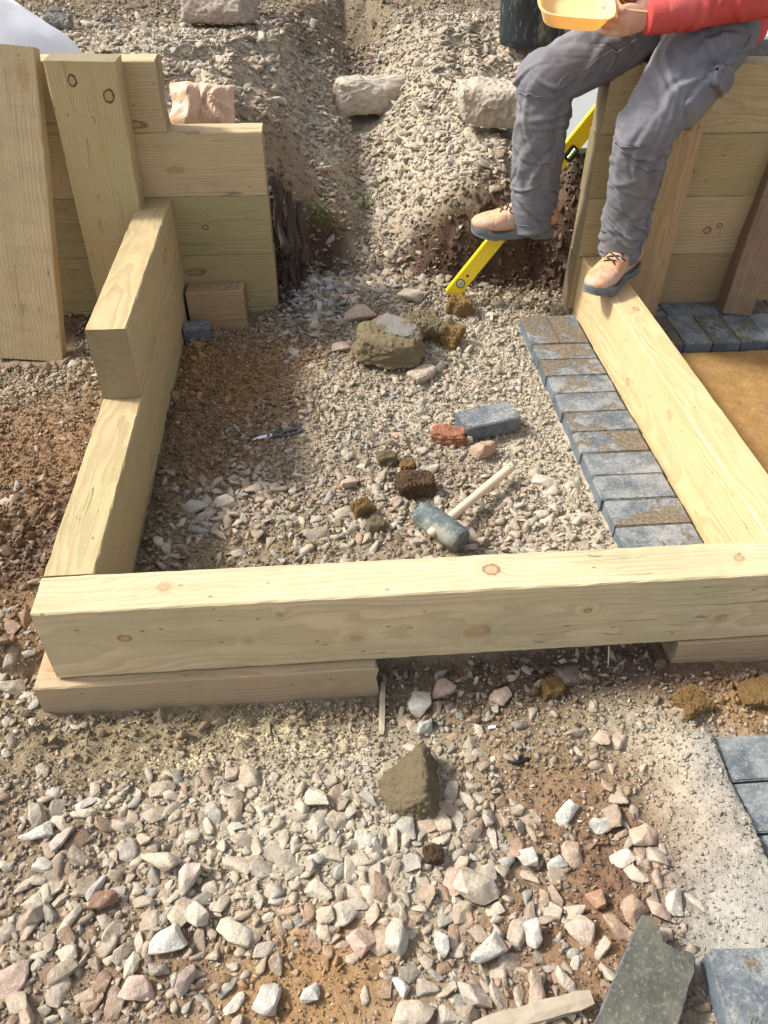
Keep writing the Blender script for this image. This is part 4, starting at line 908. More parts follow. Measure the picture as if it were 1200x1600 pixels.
def ball(c, r, n=14, rot=None):
    r = (r, r, r) if not isinstance(r, (tuple, list)) else r; V = []; F = []
    for i in range(1, n):
        for k in range(2*n):
            a = math.pi*i/n; b = math.pi*k/n; p = np.array([math.sin(a)*math.cos(b)*r[0], math.sin(a)*math.sin(b)*r[1], math.cos(a)*r[2]])
            if rot is not None: p = rot @ p
            V.append(p+np.array(c))
    t = len(V); e = np.array([0, 0, r[2]]); e = rot @ e if rot is not None else e; V += [np.array(c)+e, np.array(c)-e]
    for i in range(n-2):
        for k in range(2*n): a = i*2*n+k; b = i*2*n+(k+1) % (2*n); F.append((a, a+2*n, b+2*n, b))
    for k in range(2*n): F.append((t, k, (k+1) % (2*n))); F.append((t+1, (n-2)*2*n+(k+1) % (2*n), (n-2)*2*n+k))
    return V, F
def join(parts):
    V = []; F = []
    for v, f in parts: o = len(V); V += list(v); F += [tuple(i+o for i in q) for q in f]
    return V, F
def remesh(parts, voxel, smooth=4, fac=.5):
    V, F = join(parts); o = mesh_obj('tmp', V, F, None)
    bm = bmesh.new(); bm.from_mesh(o.data); bmesh.ops.recalc_face_normals(bm, faces=bm.faces); bm.to_mesh(o.data); bm.free()
    r = o.modifiers.new('r', 'REMESH'); r.mode = 'VOXEL'; r.voxel_size = voxel
    s = o.modifiers.new('s', 'SMOOTH'); s.factor = fac; s.iterations = smooth
    dg = bpy.context.evaluated_depsgraph_get(); me = bpy.data.meshes.new_from_object(o.evaluated_get(dg)); bpy.data.objects.remove(o); me.shade_smooth(); return me
def get_co(me): v = np.zeros(len(me.vertices)*3); me.vertices.foreach_get('co', v); return v.reshape(-1, 3)
def get_no(me): v = np.zeros(len(me.vertices)*3, 'f'); me.vertices.foreach_get('normal', v); return v.reshape(-1, 3).astype(float)
def set_co(me, c): me.vertices.foreach_set('co', c.ravel()); me.update()
def bvh_of(me): return BVHTree.FromPolygons([v.co for v in me.vertices], [tuple(p.vertices) for p in me.polygons])
def obj(name, me, m, parent=None):
    me.materials.clear(); me.materials.append(m); o = bpy.data.objects.new(name, me)
    link(o, parent)
    if parent is not None and parent.parent is None: o.location = -parent.location
    return o
def tube(name, pts, r, m, parent=None, n=8, sub=4):
    V, F = loft(pts, [r]*len(pts) if not isinstance(r, (list, tuple)) else r, n, sub, up=(.13, .21, .97))
    o = mesh_obj(name, V, F, m, parent, smooth=True)
    return o
def frame(o, x, y=None, z=None, loc=(0, 0, 0)):
    x = Vector(x).normalized(); z = Vector(z); z = (z-x*z.dot(x)).normalized(); y = z.cross(x); mm = Matrix.Identity(4)
    for i in range(3): mm[i][0] = x[i]; mm[i][1] = y[i]; mm[i][2] = z[i]; mm[i][3] = loc[i]
    o.matrix_world = mm; return mm

# ------------------------------------------------------------------ spirit level
M['yellow'] = plain('yellow_enamel', (.86, .62, .012), .42, 30, .08, .1, .001, spec=.5)
M['black_rubber'] = plain('black_plastic', (.018, .018, .02), .55, 60, .25, .2)
M['vial'] = plain('green_vial', (.30, .45, .06), .12, 10, .05, 0, spec=.8)
M['vial_clear'] = plain('round_vial', (.42, .44, .36), .2, 10, .1, 0, spec=.7)
lv = empty('spirit_level'); A = Vector((1.072, 1.655, .028)); B = Vector((1.532, 1.772, .585)); ax = (B-A).normalized()
toc = Vector(CP)-(A+B)/2; nrm = (toc-ax*toc.dot(ax)).normalized(); nrm = (Matrix.Rotation(math.radians(18), 3, ax) @ nrm)
frame(lv, ax, z=nrm, loc=A); tag(lv, 'yellow spirit level leaning from the rubble up behind the right wall', 'spirit level')
bm = bmesh.new(); L_ = .93
bmesh.ops.create_cube(bm, size=1, matrix=Matrix.Translation((L_/2, 0, 0)) @ Matrix.Diagonal((L_, .054, .024, 1)))
bmesh.ops.bevel(bm, geom=bm.edges[:], offset=.002, segments=2, affect='EDGES'); body = bm_obj('body', bm, M['yellow'], lv)
def cyl(name, r, h, loc, m, parent, seg=24, rot=None):
    bm = bmesh.new(); bmesh.ops.create_cone(bm, cap_ends=True, segments=seg, radius1=r, radius2=r, depth=h)
    bmesh.ops.bevel(bm, geom=[e for e in bm.edges if len(e.link_faces) == 2 and abs(e.verts[0].co.z-e.verts[1].co.z) < 1e-6], offset=min(r, h)*.12, segments=1, affect='EDGES')
    o = bm_obj(name, bm, m, parent, loc=loc, rot=rot); o.data.shade_smooth(); o.data.set_sharp_from_angle(angle=.6); return o
cyl('vial_ring', .0165, .006, (.046, .002, .0125), M['black_rubber'], lv); cyl('round_vial', .0135, .005, (.046, .002, .0145), M['vial_clear'], lv); cyl('vial_mark', .006, .0015, (.046, .002, .0176), M['vial'], lv)
cyl('hanging_hole', .005, .0012, (.083, 0, .0122), M['black_rubber'], lv)
bm = bmesh.new(); bmesh.ops.create_cube(bm, size=1, matrix=Matrix.Translation((.615, -.012, .009)) @ Matrix.Diagonal((.052, .036, .018, 1))); bmesh.ops.bevel(bm, geom=bm.edges[:], offset=.004, segments=2, affect='EDGES'); bm_obj('vial_housing', bm, M['black_rubber'], lv)
cyl('tube_vial', .006, .036, (.615, -.012, .0175), M['vial'], lv, rot=(0, R90, 0))
bm = bmesh.new(); bmesh.ops.create_cube(bm, size=1, matrix=Matrix.Translation((-.0035, 0, 0)) @ Matrix.Diagonal((.008, .055, .025, 1))); bmesh.ops.bevel(bm, geom=bm.edges[:], offset=.002, segments=1, affect='EDGES'); bm_obj('end_cap', bm, M['yellow'], lv)

# ------------------------------------------------------------------ rubber mallet
def mallet_mat():
    N = NT('grey_rubber'); P = N('TexCoord').outputs['Object']; n = N.noise(P, 28., 5., .7); n2 = N.noise(P, 8., 4., .6)
    c = N.mix(N.ramp(n, .35, .65), (.055, .075, .08), (.13, .155, .15)); c = N.mix(N.math('MULTIPLY', N.ramp(n2, .48, .62), .7), c, (.30, .29, .22)); c = N.mix(N.math('MULTIPLY', N.ramp(N.noise(P, 120., 3., .7), .55, .68), .5), c, (.32, .32, .28)); return N.out(c, .8, N.bump(n, .4, .002))
M['mallet'] = mallet_mat(); M['handle'] = plain('pale_handle', (.60, .50, .36), .7, 25, .12, .2, .0008)
ml = empty('rubber_mallet'); h0 = Vector((.812, .437, .022)); h1 = Vector((.893, .335, .018)); hx = (h1-h0).normalized(); hd = Vector((1.082, .618, .012))-(h0+h1)/2
frame(ml, hx, z=(0, .1, 1), loc=(h0+h1)/2); tag(ml, 'grey rubber mallet with pale wooden handle lying on the rubble behind the front sleeper', 'mallet')
Lh = (h1-h0).length/2+.008
pr_ = [(-Lh, .0), (-Lh, .026), (-Lh+.004, .031), (-Lh+.02, .0335), (0, .0345), (Lh-.02, .0335), (Lh-.004, .031), (Lh, .026), (Lh, .0)]
V = []; F = []; n = 28
for x_, r_ in pr_:
    for k in range(n): a = 2*math.pi*k/n; V.append((x_, r_*math.cos(a)*1.03, r_*math.sin(a)*.97))
for i in range(len(pr_)-1):
    for k in range(n): F.append((i*n+k, i*n+(k+1) % n, (i+1)*n+(k+1) % n, (i+1)*n+k))
hd_o = mesh_obj('mallet_head', V, F, M['mallet'], ml, smooth=True); hd_o.data.set_sharp_from_angle(angle=.8)
im = ml.matrix_world.inverted(); a_ = im @ ((h0+h1)/2+Vector((0, 0, .004))); b_ = im @ Vector((1.084, .622, .012)); dd = (b_-a_).normalized()
tube('mallet_handle', [a_-dd*.042, a_+dd*.02, a_+(b_-a_)*.4, a_+(b_-a_)*.8, b_-dd*.006, b_], [.0115, .0115, .0120, .0130, .0125, .009], M['handle'], ml, 14)
cyl('hanging_hole', .0024, .001, b_-dd*.016+Vector((0, 0, .0128)), M['black_rubber'], ml, 10)

# ------------------------------------------------------------------ snips
M['steel'] = plain('worn_steel', (.72, .77, .84), .38, 60, .2, .2, .0005, metal=.55, spec=.5); M['snip_grip'] = plain('grey_grip', (.07, .075, .08), .5, 40, .2, .2)
p0 = at(394, 694); p1 = at(474, 673); sx = Vector(p1)-Vector(p0); SL = sx.length; sn = empty('scissors')
frame(sn, sx, z=(0, 0, 1), loc=Vector(p0)+Vector((0, 0, .012))); tag(sn, 'small open pair of scissors with grey handles lying on the brown soil', 'scissors')
def plate(name, out, t, m, z=0):
    V = [(a, b, z) for a, b in out]+[(a, b, z+t) for a, b in out]; n = len(out); F = [tuple(reversed(range(n))), tuple(range(n, 2*n))]+[(i, (i+1) % n, n+(i+1) % n, n+i) for i in range(n)]
    return mesh_obj(name, V, F, m, sn)
k_ = SL/.16
plate('blade', [(0, 0), (.02*k_, -.004), (.055*k_, -.0075), (.068*k_, -.006), (.068*k_, .006), (.045*k_, .008), (.02*k_, .006)], .0018, M['steel'], .002)
plate('blade', [(.008*k_, .006), (.03*k_, .012), (.055*k_, .010), (.068*k_, .004), (.06*k_, -.004), (.03*k_, .002)], .0018, M['steel'], 0)
cyl('pivot', .0045, .003, (.052*k_, 0, .005), M['snip_grip'], sn, 14)
for s, w_ in ((1, .013), (-1, .010)):
    c = (.118*k_, s*.012); pts = [(.064*k_, s*.002, .002)]+[(c[0]+.034*k_*math.cos(a), c[1]+w_*math.sin(a), .003) for a in np.linspace(math.pi*(1-.12*s), math.pi*(1-.12*s)-2*math.pi*s*.99, 12)]
    tube('handle', pts, .0038, M['snip_grip'], sn, 8, 4)

# ------------------------------------------------------------------ odd bits of wood
M['stake'] = plain('grey_stake', (.36, .30, .22), .85, 60, .3, .5); M['splinter'] = plain('pale_splinter', (.62, .52, .36), .8, 50, .15, .2)
def stick(name, a, b, w1, w2, m, label, cat_, seed=0):
    a, b = Vector(a), Vector(b); rr = random.Random(seed); n = 8; V = []; F = []; ax = (b-a).normalized(); s = ax.cross(Vector((0, 0, 1))).normalized(); u = s.cross(ax)
    for i in range(n+1):
        p = a+(b-a)*i/n
        for (ca, sa) in ((-1, -1), (1, -1), (1.0, .9), (.2, 1.1), (-1, .95)):
            k = (.8 if i in (0, n) else 1); V.append(p+s*ca*w1/2*k*rr.uniform(.9, 1.1)+u*sa*w2/2*k*rr.uniform(.9, 1.1))
    for i in range(n):
        for k in range(5): F.append((i*5+k, i*5+(k+1) % 5, (i+1)*5+(k+1) % 5, (i+1)*5+k))
    F += [tuple(range(5)), tuple(reversed(range(n*5, n*5+5)))]
    o = mesh_obj(name, V, F, m); bm = bmesh.new(); bm.from_mesh(o.data); bmesh.ops.recalc_face_normals(bm, faces=bm.faces); bm.to_mesh(o.data); bm.free(); return tag(o, label, cat_)
a = at(598, 1072); b = at(596, 1153); stick('wooden_peg', (a[0], a[1], a[2]+.012), (b[0], b[1], b[2]+.010), .012, .010, M['stake'], 'thin grey wooden peg lying in the gravel below the end of the left support sleeper', 'wooden peg', 1)
stick('wood_splinter', (1.170, .0, -.004), (1.188, .0, -.098), .004, .002, M['splinter'], 'pale thin splinter hanging below the long front sleeper', 'splinter', 2)
a = at(795, 1602); b = at(920, 1566); stick('timber_stake', (a[0]-.06, a[1]-.01, a[2]+.03), (b[0], b[1], b[2]+.022), .026, .016, M['wood_old_pale'] if 'wood_old_pale' in M else M['stake'], 'pale brown wooden stake lying at the bottom edge left of the broken paver', 'wooden stake', 3)
a = at(535, 830); stick('wood_splinter', (a[0], a[1]+.02, a[2]+.01), (a[0]+.01, a[1]-.035, a[2]+.01), .006, .003, M['splinter'], 'orange-tan splinter standing in the stones left of the mallet', 'splinter', 4)
a = at(905, 615); stick('wood_splinter', (a[0]-.004, a[1]+.02, a[2]+.006), (a[0]+.004, a[1]-.02, a[2]+.006), .003, .002, M['splinter'], 'tiny straw-like splinter on the dust between the loose paver and the paver row', 'splinter', 5)
cg = at(770, 1140); cb = empty('cigarette_butt', (cg[0]-.003, cg[1], cg[2]+.009), (0, R90, .1)); tag(cb, 'white cigarette butt on the brown soil below the front sleeper', 'cigarette butt')
M['paper_white'] = plain('white_paper', (.8, .78, .74), .8, 30, .05); M['ash'] = plain('ash', (.08, .08, .08), .9, 60, .3)
cyl('paper', .0036, .016, (0, 0, 0), M['paper_white'], cb, 12); cyl('burnt_end', .0034, .006, (0, 0, .011), M['ash'], cb, 12)
a = at(800, 1192); tag(tube('charred_twig', [(a[0]-.01, a[1], a[2]+.008), (a[0]+.01, a[1]-.004, a[2]+.012), (a[0]+.035, a[1]+.002, a[2]+.008)], [.006, .007, .004], M['black_rubber'], None, 7), 'black charred twig lying on the brown soil of the foreground', 'twig')

# ------------------------------------------------------------------ bucket
bp_ = at(829, 64); bk = empty('black_bucket', (bp_[0], bp_[1], bp_[2]-.012)); tag(bk, 'large black plastic builder bucket standing on the slope behind the person', 'bucket')
def bucket_mat():
    N = NT('bucket_plastic'); P = N('TexCoord').outputs['Object']; n = N.noise(N.vmath('MULTIPLY', P, (1, 1, .35)), 22., 5., .7); n2 = N.noise(N.vmath('MULTIPLY', P, (1, 1, .2)), 90., 3., .6)
    c = N.mix(N.math('MULTIPLY', N.ramp(n, .5, .72), .8), (.014, .02, .022), (.20, .18, .13)); c = N.mix(N.math('MULTIPLY', N.ramp(n2, .58, .7), .4), c, (.3, .33, .34)); return N.out(c, .48, N.bump(n2, .15, .001))
M['bucket'] = bucket_mat()
def lathe(name, prof, m, parent, n=48, loc=(0, 0, 0)):
    V = []; F = []
    for r_, z_ in prof:
        for k in range(n): a = 2*math.pi*k/n; V.append((r_*math.cos(a), r_*math.sin(a), z_))
    for i in range(len(prof)-1):
        for k in range(n): F.append((i*n+k, i*n+(k+1) % n, (i+1)*n+(k+1) % n, (i+1)*n+k))
    o = mesh_obj(name, V, F, m, parent, True, loc=loc); o.data.set_sharp_from_angle(angle=.7); return o
lathe('bucket_body', [(.001, .004), (.128, .004), (.136, .0), (.140, .006), (.139, .022), (.143, .024), (.160, .30), (.164, .31), (.164, .34), (.158, .345), (.154, .34), (.150, .30), (.134, .02), (.001, .018)], M['bucket'], bk)
lathe('rim', [(.164, .325), (.171, .325), (.171, .347), (.157, .350), (.157, .325)], M['bucket'], bk)
M['wire'] = plain('bucket_wire', (.35, .35, .35), .4, 30, .1, 0, metal=.8)
tube('handle', [(.17*math.cos(a), .17*math.sin(a)*.35-.02, .335-.16*math.sin(a)*0+.05*math.sin(a)) for a in np.linspace(0, math.pi, 9)], .003, M['wire'], bk, 8)

# ------------------------------------------------------------------ bags and sheets
def crumple(V, amp, f, seed):
    out = []
    for v in V:
        q = Vector(v)*f+Vector((seed, seed*2.1, 0)); d = Vector((mnoise.noise(q), mnoise.noise(q+Vector((31, 7, 3))), mnoise.noise(q+Vector((5, 41, 9)))))
        r_ = (.5-abs(mnoise.noise(q*1.4+Vector((9, 9, 9)))))*.9
        out.append(Vector(v)+d*amp+Vector((0, 0, r_*amp*.6)))
    return out
def cloth_dome(name, c, r, m, label, cat_, amp, f, seed, power=2.6, n=56):
    V = []; F = []
    for i in range(n//2+1):
        for k in range(n):
            a = math.pi/2*i/(n//2)*1.15; b = 2*math.pi*k/n; e = 2/power
            ca = math.copysign(abs(math.cos(b))**e, math.cos(b)); sb = math.copysign(abs(math.sin(b))**e, math.sin(b))
            V.append((r[0]*math.sin(min(a, 1.9))**.8*ca, r[1]*math.sin(min(a, 1.9))**.8*sb, r[2]*math.copysign(abs(math.cos(a))**.8, math.cos(a))))
    V = crumple(V, amp, f, seed)
    for i in range(n//2):
        for k in range(n): F.append((i*n+k, (i+1)*n+k, (i+1)*n+(k+1) % n, i*n+(k+1) % n))
    o = mesh_obj(name, V, F, m, None, True, loc=c); return tag(o, label, cat_)
M['bag_white'] = plain('white_bag_cloth', (.80, .79, .80), .6, 20, .04, .3, .002)
cloth_dome('white_bag', (-.60, 2.30, .50), (.34, .30, .385), M['bag_white'], 'bulging white cloth bag behind the left wall in the top left corner', 'bag', .035, 5., 1)
cloth_dome('white_bag', (2.72, 2.45, .50), (.33, .30, .36), M['bag_white'], 'white bag just showing at the top right corner behind the person', 'bag', .035, 5., 4)
def paper_mat():
    N = NT('kraft_paper'); P = N('TexCoord').outputs['Object']; n = N.noise(P, 30., 3., .5)
    return N.out(N.mix(N.ramp(n, .3, .7), (.50, .33, .22), (.58, .41, .29)), .6, N.bump(n, .2, .002))
M['kraft'] = paper_mat()
def paper_bag():
    nx, ny = 26, 20; V = []; F = []; rr = random.Random(3)
    cells_ = [(rr.uniform(-.12, .12), rr.uniform(-.09, .09), rr.uniform(.2, 1), rr.uniform(0, 6.28)) for _ in range(26)]
    for s in (0, 1):
        for i in range(nx):
            for j in range(ny):
                x_ = -.105+.21*i/(nx-1); y_ = -.08+.16*j/(ny-1); e = (1-abs(x_/.105)**4)*(1-abs(y_/.08)**4)
                z_ = .0
                for (cx, cy, h, a) in cells_: z_ = max(z_, h*.06-abs((x_-cx)*math.cos(a)+(y_-cy)*math.sin(a))*1.1-abs(-(x_-cx)*math.sin(a)+(y_-cy)*math.cos(a))*.35)
                z_ = (.035+z_)*e if s == 0 else .0
                V.append((x_+.012*mnoise.noise(Vector((x_*20, y_*20, 1))), y_+.02*mnoise.noise(Vector((x_*14, y_*14, 5))), z_+.004*s*0))
    o = nx*ny
    for s in (0, 1):
        for i in range(nx-1):
            for j in range(ny-1): q = (s*o+i*ny+j, s*o+(i+1)*ny+j, s*o+(i+1)*ny+j+1, s*o+i*ny+j+1); F.append(q if s == 0 else tuple(reversed(q)))
    ob = mesh_obj('paper_bag', V, F, M['kraft'], None, False, loc=(.215, 1.87, .610), rot=(1.05, .10, .12)); tag(ob, 'crumpled brown paper bag lying behind the stepped left wall', 'paper bag')
paper_bag()
def sheet_mat():
    N = NT('speckled_board'); P = N('TexCoord').outputs['Object']; v = N('TexVoronoi', None, Vector=P, Scale=55.).outputs['Distance']
    return N.out(N.mix(N.ramp(v, .16, .1), (.33, .35, .345), (.19, .21, .21)), .7, N.bump(N.noise(P, 60., 3., .6), .3, .002))
bm = bmesh.new(); bmesh.ops.create_cube(bm, size=1, matrix=Matrix.Diagonal((.32, .40, .022, 1))); bmesh.ops.bevel(bm, geom=bm.edges[:], offset=.002, segments=1, affect='EDGES')
tag(bm_obj('white_slab', bm, sheet_mat(), None, loc=(1.585, 2.10, .515), rot=(.34, .0, .02)), 'pale speckled flat slab lying on the slope between the seated person and the wall end', 'slab')

# ------------------------------------------------------------------ roots and grass in the cut bank
M['root'] = plain('dark_root', (.065, .046, .036), .9, 60, .4, .8, .004); rr = random.Random(12)
rt = empty('tree_root', (.47, 1.74, 0)); tag(rt, 'dark torn roots hanging down the bank against the end of the left wall', 'root')
for k in range(7):
    x_ = .445+.012*k+rr.uniform(-.01, .01); z_ = .42-.02*k; pts = []
    for i in range(6): t = i/5; pts.append((x_+.02*t+rr.gauss(0, .014)-.47, 1.80-.09*t+rr.gauss(0, .010)-1.74+.02*k*.3, z_*(1-t)+.0))
    tube('root_strand', pts, [.012, .014*rr.uniform(.6, 1.6), .010*rr.uniform(.6, 1.8), .012*rr.uniform(.6, 1.6), .009, .004], M['root'], rt, 7, 3)
M['blade'] = plain('grass_blade', (.16, .20, .05), .7, 30, .3, 0); V = []; F = []
for (px_, py_, nb, sp, hh) in ((500, 338, 90, .035, .05), (565, 322, 110, .05, .045), (612, 300, 40, .04, .04), (735, 360, 30, .05, .03), (690, 345, 25, .04, .03), (1185, 485, 0, .1, .1)):
    p = at(px_, py_)
    for i in range(nb):
        x_ = p[0]+rr.gauss(0, sp); y_ = p[1]+rr.gauss(0, sp*.5); z_ = float(H(x_, y_)); a = rr.uniform(0, 6.28); l = hh*rr.uniform(.5, 1.3); dx, dy = math.cos(a)*l*.6, -abs(math.sin(a))*l*.6-.01; w_ = .0012; o = len(V)
        V += [(x_-w_, y_, z_), (x_+w_, y_, z_), (x_+dx*.5-w_, y_+dy*.5, z_+l*.5), (x_+dx*.5+w_, y_+dy*.5, z_+l*.5), (x_+dx, y_+dy, z_+l*.35)]; F += [(o, o+1, o+3, o+2), (o+2, o+3, o+4)]
tag(mesh_obj('grass', V, F, M['blade']), 'thin grass growing on the edge of the cut bank', kind='stuff')
# ------------------------------------------------------------------ the seated person
def fabric(name, col, sc=900., dust=(.3, .28, .26), da=.35, rough=.9):
    N = NT(name); P = N('TexCoord').outputs['Object']; n = N.noise(P, 7., 4., .6); n2 = N.noise(P, 45., 4., .6); n3 = N.noise(P, sc, 2., .5)
    v = N.math('MULTIPLY', N.math('MULTIPLY_ADD', n2, .35, .83), N.math('MULTIPLY_ADD', n3, .4, .8))
    c = N.mix(1., (*col, 1), N('CombineColor', None, _0=v, _1=v, _2=v).outputs[0], 'MULTIPLY')
    c = N.mix(N.math('MULTIPLY', N.ramp(n, .45, .7), da), c, dust)
    h = N.math('ADD', N.math('MULTIPLY', n2, 1.2), N.math('MULTIPLY', n3, .35))
    return N.out(c, rough, N.bump(h, .45, .0022), Specular_IOR_Level=.15)
M['trousers'] = fabric('grey_work_trousers', (.160, .160, .176)); M['hood'] = fabric('red_sweatshirt', (.50, .075, .07), 700., (.56, .2, .18), .35); M['seam'] = plain('seam_thread', (.17, .17, .19), .9, 200, .3)
def skin_mat():
    N = NT('skin'); P = N('TexCoord').outputs['Object']; n = N.noise(P, 35., 4., .6); n2 = N.noise(P, 180., 3., .6)
    return N.out(N.mix(N.ramp(n, .35, .65), (.50, .27, .19), (.58, .35, .27)), .55, N.bump(n2, .25, .0012), Subsurface_Weight=.08)
M['skin'] = skin_mat(); M['hair'] = plain('brown_hair', (.06, .04, .025), .6, 120, .4, .8)
def boot_mat():
    N = NT('tan_leather'); P = N('TexCoord').outputs['Object']; n = N.noise(P, 26., 5., .65); n2 = N.noise(P, 110., 3., .6)
    c = N.mix(N.ramp(n, .4, .62), (.52, .24, .095), (.52, .33, .22)); c = N.mix(N.math('MULTIPLY', N.ramp(N.noise(P, 14., 5., .7), .45, .66), .42), c, (.47, .36, .28)); c = N.mix(N.math('MULTIPLY', N.ramp(n2, .5, .7), .4), c, (.52, .46, .39)); return N.out(c, .75, N.bump(n2, .3, .001))
M['boot'] = boot_mat(); M['sole'] = plain('dark_rubber_sole', (.13, .14, .145), .85, 45, .75, .6, .003); M['lace'] = plain('dark_lace', (.05, .035, .025), .8, 100, .3)
pe = empty('person', (1.80, 1.62, .80)); tag(pe, 'person in grey work trousers, red sweatshirt and tan boots sitting on the right wall', 'person')

hipL, kneeL, ankL = (1.775, 1.535, .893), (1.520, 1.272, .692), (1.572, 1.392, .300)
hipR, kneeR, ankR = (1.69, 1.68, .910), (1.292, 1.55, .765), (1.325, 1.612, .315)
def lerp(a, b, t): return tuple(np.array(a)*(1-t)+np.array(b)*t)
def off(p, d): return tuple(np.array(p)+np.array(d))
# ---- body, one continuous surface
Fd = np.array([-.848, -.53, 0]); Ld = np.array([.53, -.848, 0])
waist = (1.785, 1.63, .99); chest = (1.72, 1.59, 1.22); shm = (1.68, 1.57, 1.385); neck = (1.64, 1.54, 1.47); head = np.array((1.575, 1.50, 1.60))
shL = off(shm, Ld*.175+np.array([0, 0, -.02])); shR = off(shm, -Ld*.175+np.array([0, 0, -.02]))
elL = (1.845, 1.415, 1.005); wrL = (1.505, 1.355, .955); elR = (1.66, 1.80, 1.12); wrR = (1.475, 1.57, 1.085)
limb = lambda *a, **k: loft(*a, n=16, sub=5, **k)
B_ = [loft([off(waist, (0, 0, -.12)), waist, chest, shm, off(shm, (-.01, -.005, .05))], [(.15, .11), (.14, .105), (.165, .11), (.15, .09), (.05, .05)], 20, 5, up=tuple(Fd)),
      limb([off(shm, (0, 0, 0)), neck, off(neck, (-.02, -.012, .06))], [.062, .055, .055], up=(1, 0, 0)),
      limb([shL, lerp(shL, elL, .5), elL], [.055, .045, .038]), limb([elL, lerp(elL, wrL, .35), wrL], [.039, .040, .027]),
      limb([shR, lerp(shR, elR, .5), elR], [.055, .045, .038]), limb([elR, lerp(elR, wrR, .35), wrR], [.039, .040, .027]),
      ball(shL, .058), ball(shR, .058), ball(elL, .039), ball(elR, .039),
      limb([hipL, lerp(hipL, kneeL, .5), kneeL], [.085, .07, .052]), limb([kneeL, lerp(kneeL, ankL, .35), off(ankL, (.004, .01, -.05))], [.052, .05, .034]),
      limb([hipR, lerp(hipR, kneeR, .5), kneeR], [.085, .07, .052]), limb([kneeR, lerp(kneeR, ankR, .35), off(ankR, (.01, 0, -.05))], [.052, .05, .034]), ball(kneeL, .053), ball(kneeR, .053),
      ball(off(lerp(hipL, hipR, .5), (0.01, .01, -.0)), (.15, .15, .10))]
# head: skull, jaw, brow, nose, lips, ears, looking down at the food
Hx = np.array([-.80, -.50, -.33]); Hx /= np.linalg.norm(Hx); Hy = np.cross([0, 0, 1], Hx); Hy /= np.linalg.norm(Hy); Hz = np.cross(Hx, Hy); HR = np.stack([Hx, Hy, Hz], 1)
hp = lambda x, y, z: tuple(head+HR @ np.array([x, y, z]))
B_ += [ball(hp(-.01, 0, .025), (.095, .076, .098), 14, HR), ball(hp(.035, 0, -.055), (.058, .052, .062), 12, HR), ball(hp(.06, 0, -.092), (.024, .028, .02), 10, HR), ball(hp(.078, 0, .018), (.016, .050, .012), 10, HR),
       loft([hp(.082, 0, .008), hp(.098, 0, -.015), hp(.104, 0, -.032)], [(.008, .008), (.010, .012), (.015, .011)], 10, 3, up=tuple(Hz)), ball(hp(.082, 0, -.066), (.014, .025, .006), 8, HR), ball(hp(.080, 0, -.077), (.013, .021, .0065), 8, HR),
       ball(hp(.062, .035, -.03), (.022, .02, .02), 8, HR), ball(hp(.062, -.035, -.03), (.022, .02, .02), 8, HR), ball(hp(-.005, .078, -.012), (.018, .008, .03), 8, HR), ball(hp(-.005, -.078, -.012), (.018, .008, .03), 8, HR)]
def hand(wr, d, th, pal, curl, sgn, spread=1., thumbcurl=.6, sc=1.0):
    """wr wrist, d finger direction, th thumb-side direction, pal direction the palm faces; fingers curl towards pal"""
    d, th, pal = [np.array(v, float)/np.linalg.norm(v) for v in (d, th, pal)]; wr = np.array(wr); P = []
    pc = lambda a, b, c: tuple(wr+d*a*sc+th*b*sc+pal*c*sc)
    P.append(loft([pc(-.01, 0, 0), pc(.025, 0, 0), pc(.06, .001, .002), pc(.088, .001, .003)], [(.024, .019), (.034, .018), (.042, .016), (.040, .0125)], 16, 5, up=tuple(pal)))
    P.append(ball(pc(.035, .022, .012), (.02*sc, .02*sc, .016*sc), 10))
    for k, (b, L, r) in enumerate(((.030, .072, .0092), (.0105, .080, .0095), (-.010, .074, .0090), (-.029, .058, .0080))):
        c = curl[k]; a0 = np.array(pc(.085, b, .0)); p = [tuple(np.array(pc(.06, b*.9, .003))), tuple(a0)]; ang = c*.45; q = a0
        for s, f in enumerate((.45, .30, .25)):
            dirv = d*math.cos(ang)+pal*math.sin(ang)+th*(b*1.2*spread); q = q+dirv*L*f*sc; p.append(tuple(q)); ang += c*.62
        P.append(loft(p, [r*.95, r*1.08, r*1.02, r*.95, r*.78], 12, 5, up=tuple(th)))
    t0 = np.array(pc(.022, .028, .008)); t1 = t0+(d*.55+th*.72+pal*.35)*.034*sc; t2 = t1+(d*.85+th*.35+pal*.45*thumbcurl)*.034*sc; t3 = t2+(d*.93+th*-.05+pal*.6*thumbcurl)*.026*sc
    P.append(loft([tuple(np.array(pc(.01, .012, .004))), tuple(t0), tuple(t1), tuple(t2), tuple(t3)], [.014, .0145, .0115, .0112, .0085], 12, 5, up=tuple(pal)))
    return P
B_ += hand(wrL, (-1., .10, -.16), (.0, -.30, 1.), (-.12, 1., .22), (1.15, 1.2, 1.25, 1.3), 1, thumbcurl=.25)
B_ += hand(wrR, (-.75, -.75, -.35), (-.35, .1, .9), (.5, -.8, -.2), (.9, 1., 1.1, 1.2), 1, thumbcurl=.8)
body = obj('body', remesh(B_, .0036, 3, .45), M['skin'], pe)
for s in (1, -1):
    V, F = ball(hp(.074, .031*s, .0), (.0125, .0125, .0125), 10); e = mesh_obj('eye', V, F, M['paper_white'], pe, True); e.location = -pe.location
    V, F = ball(hp(.0845, .031*s, -.001), (.004, .0055, .0055), 8, HR); e = mesh_obj('pupil', V, F, M['black_rubber'], pe, True); e.location = -pe.location
hr_ = remesh([ball(hp(-.022, 0, .04), (.098, .083, .094), 16, HR), ball(hp(-.05, 0, -.01), (.062, .074, .07), 12, HR)], .004, 2)
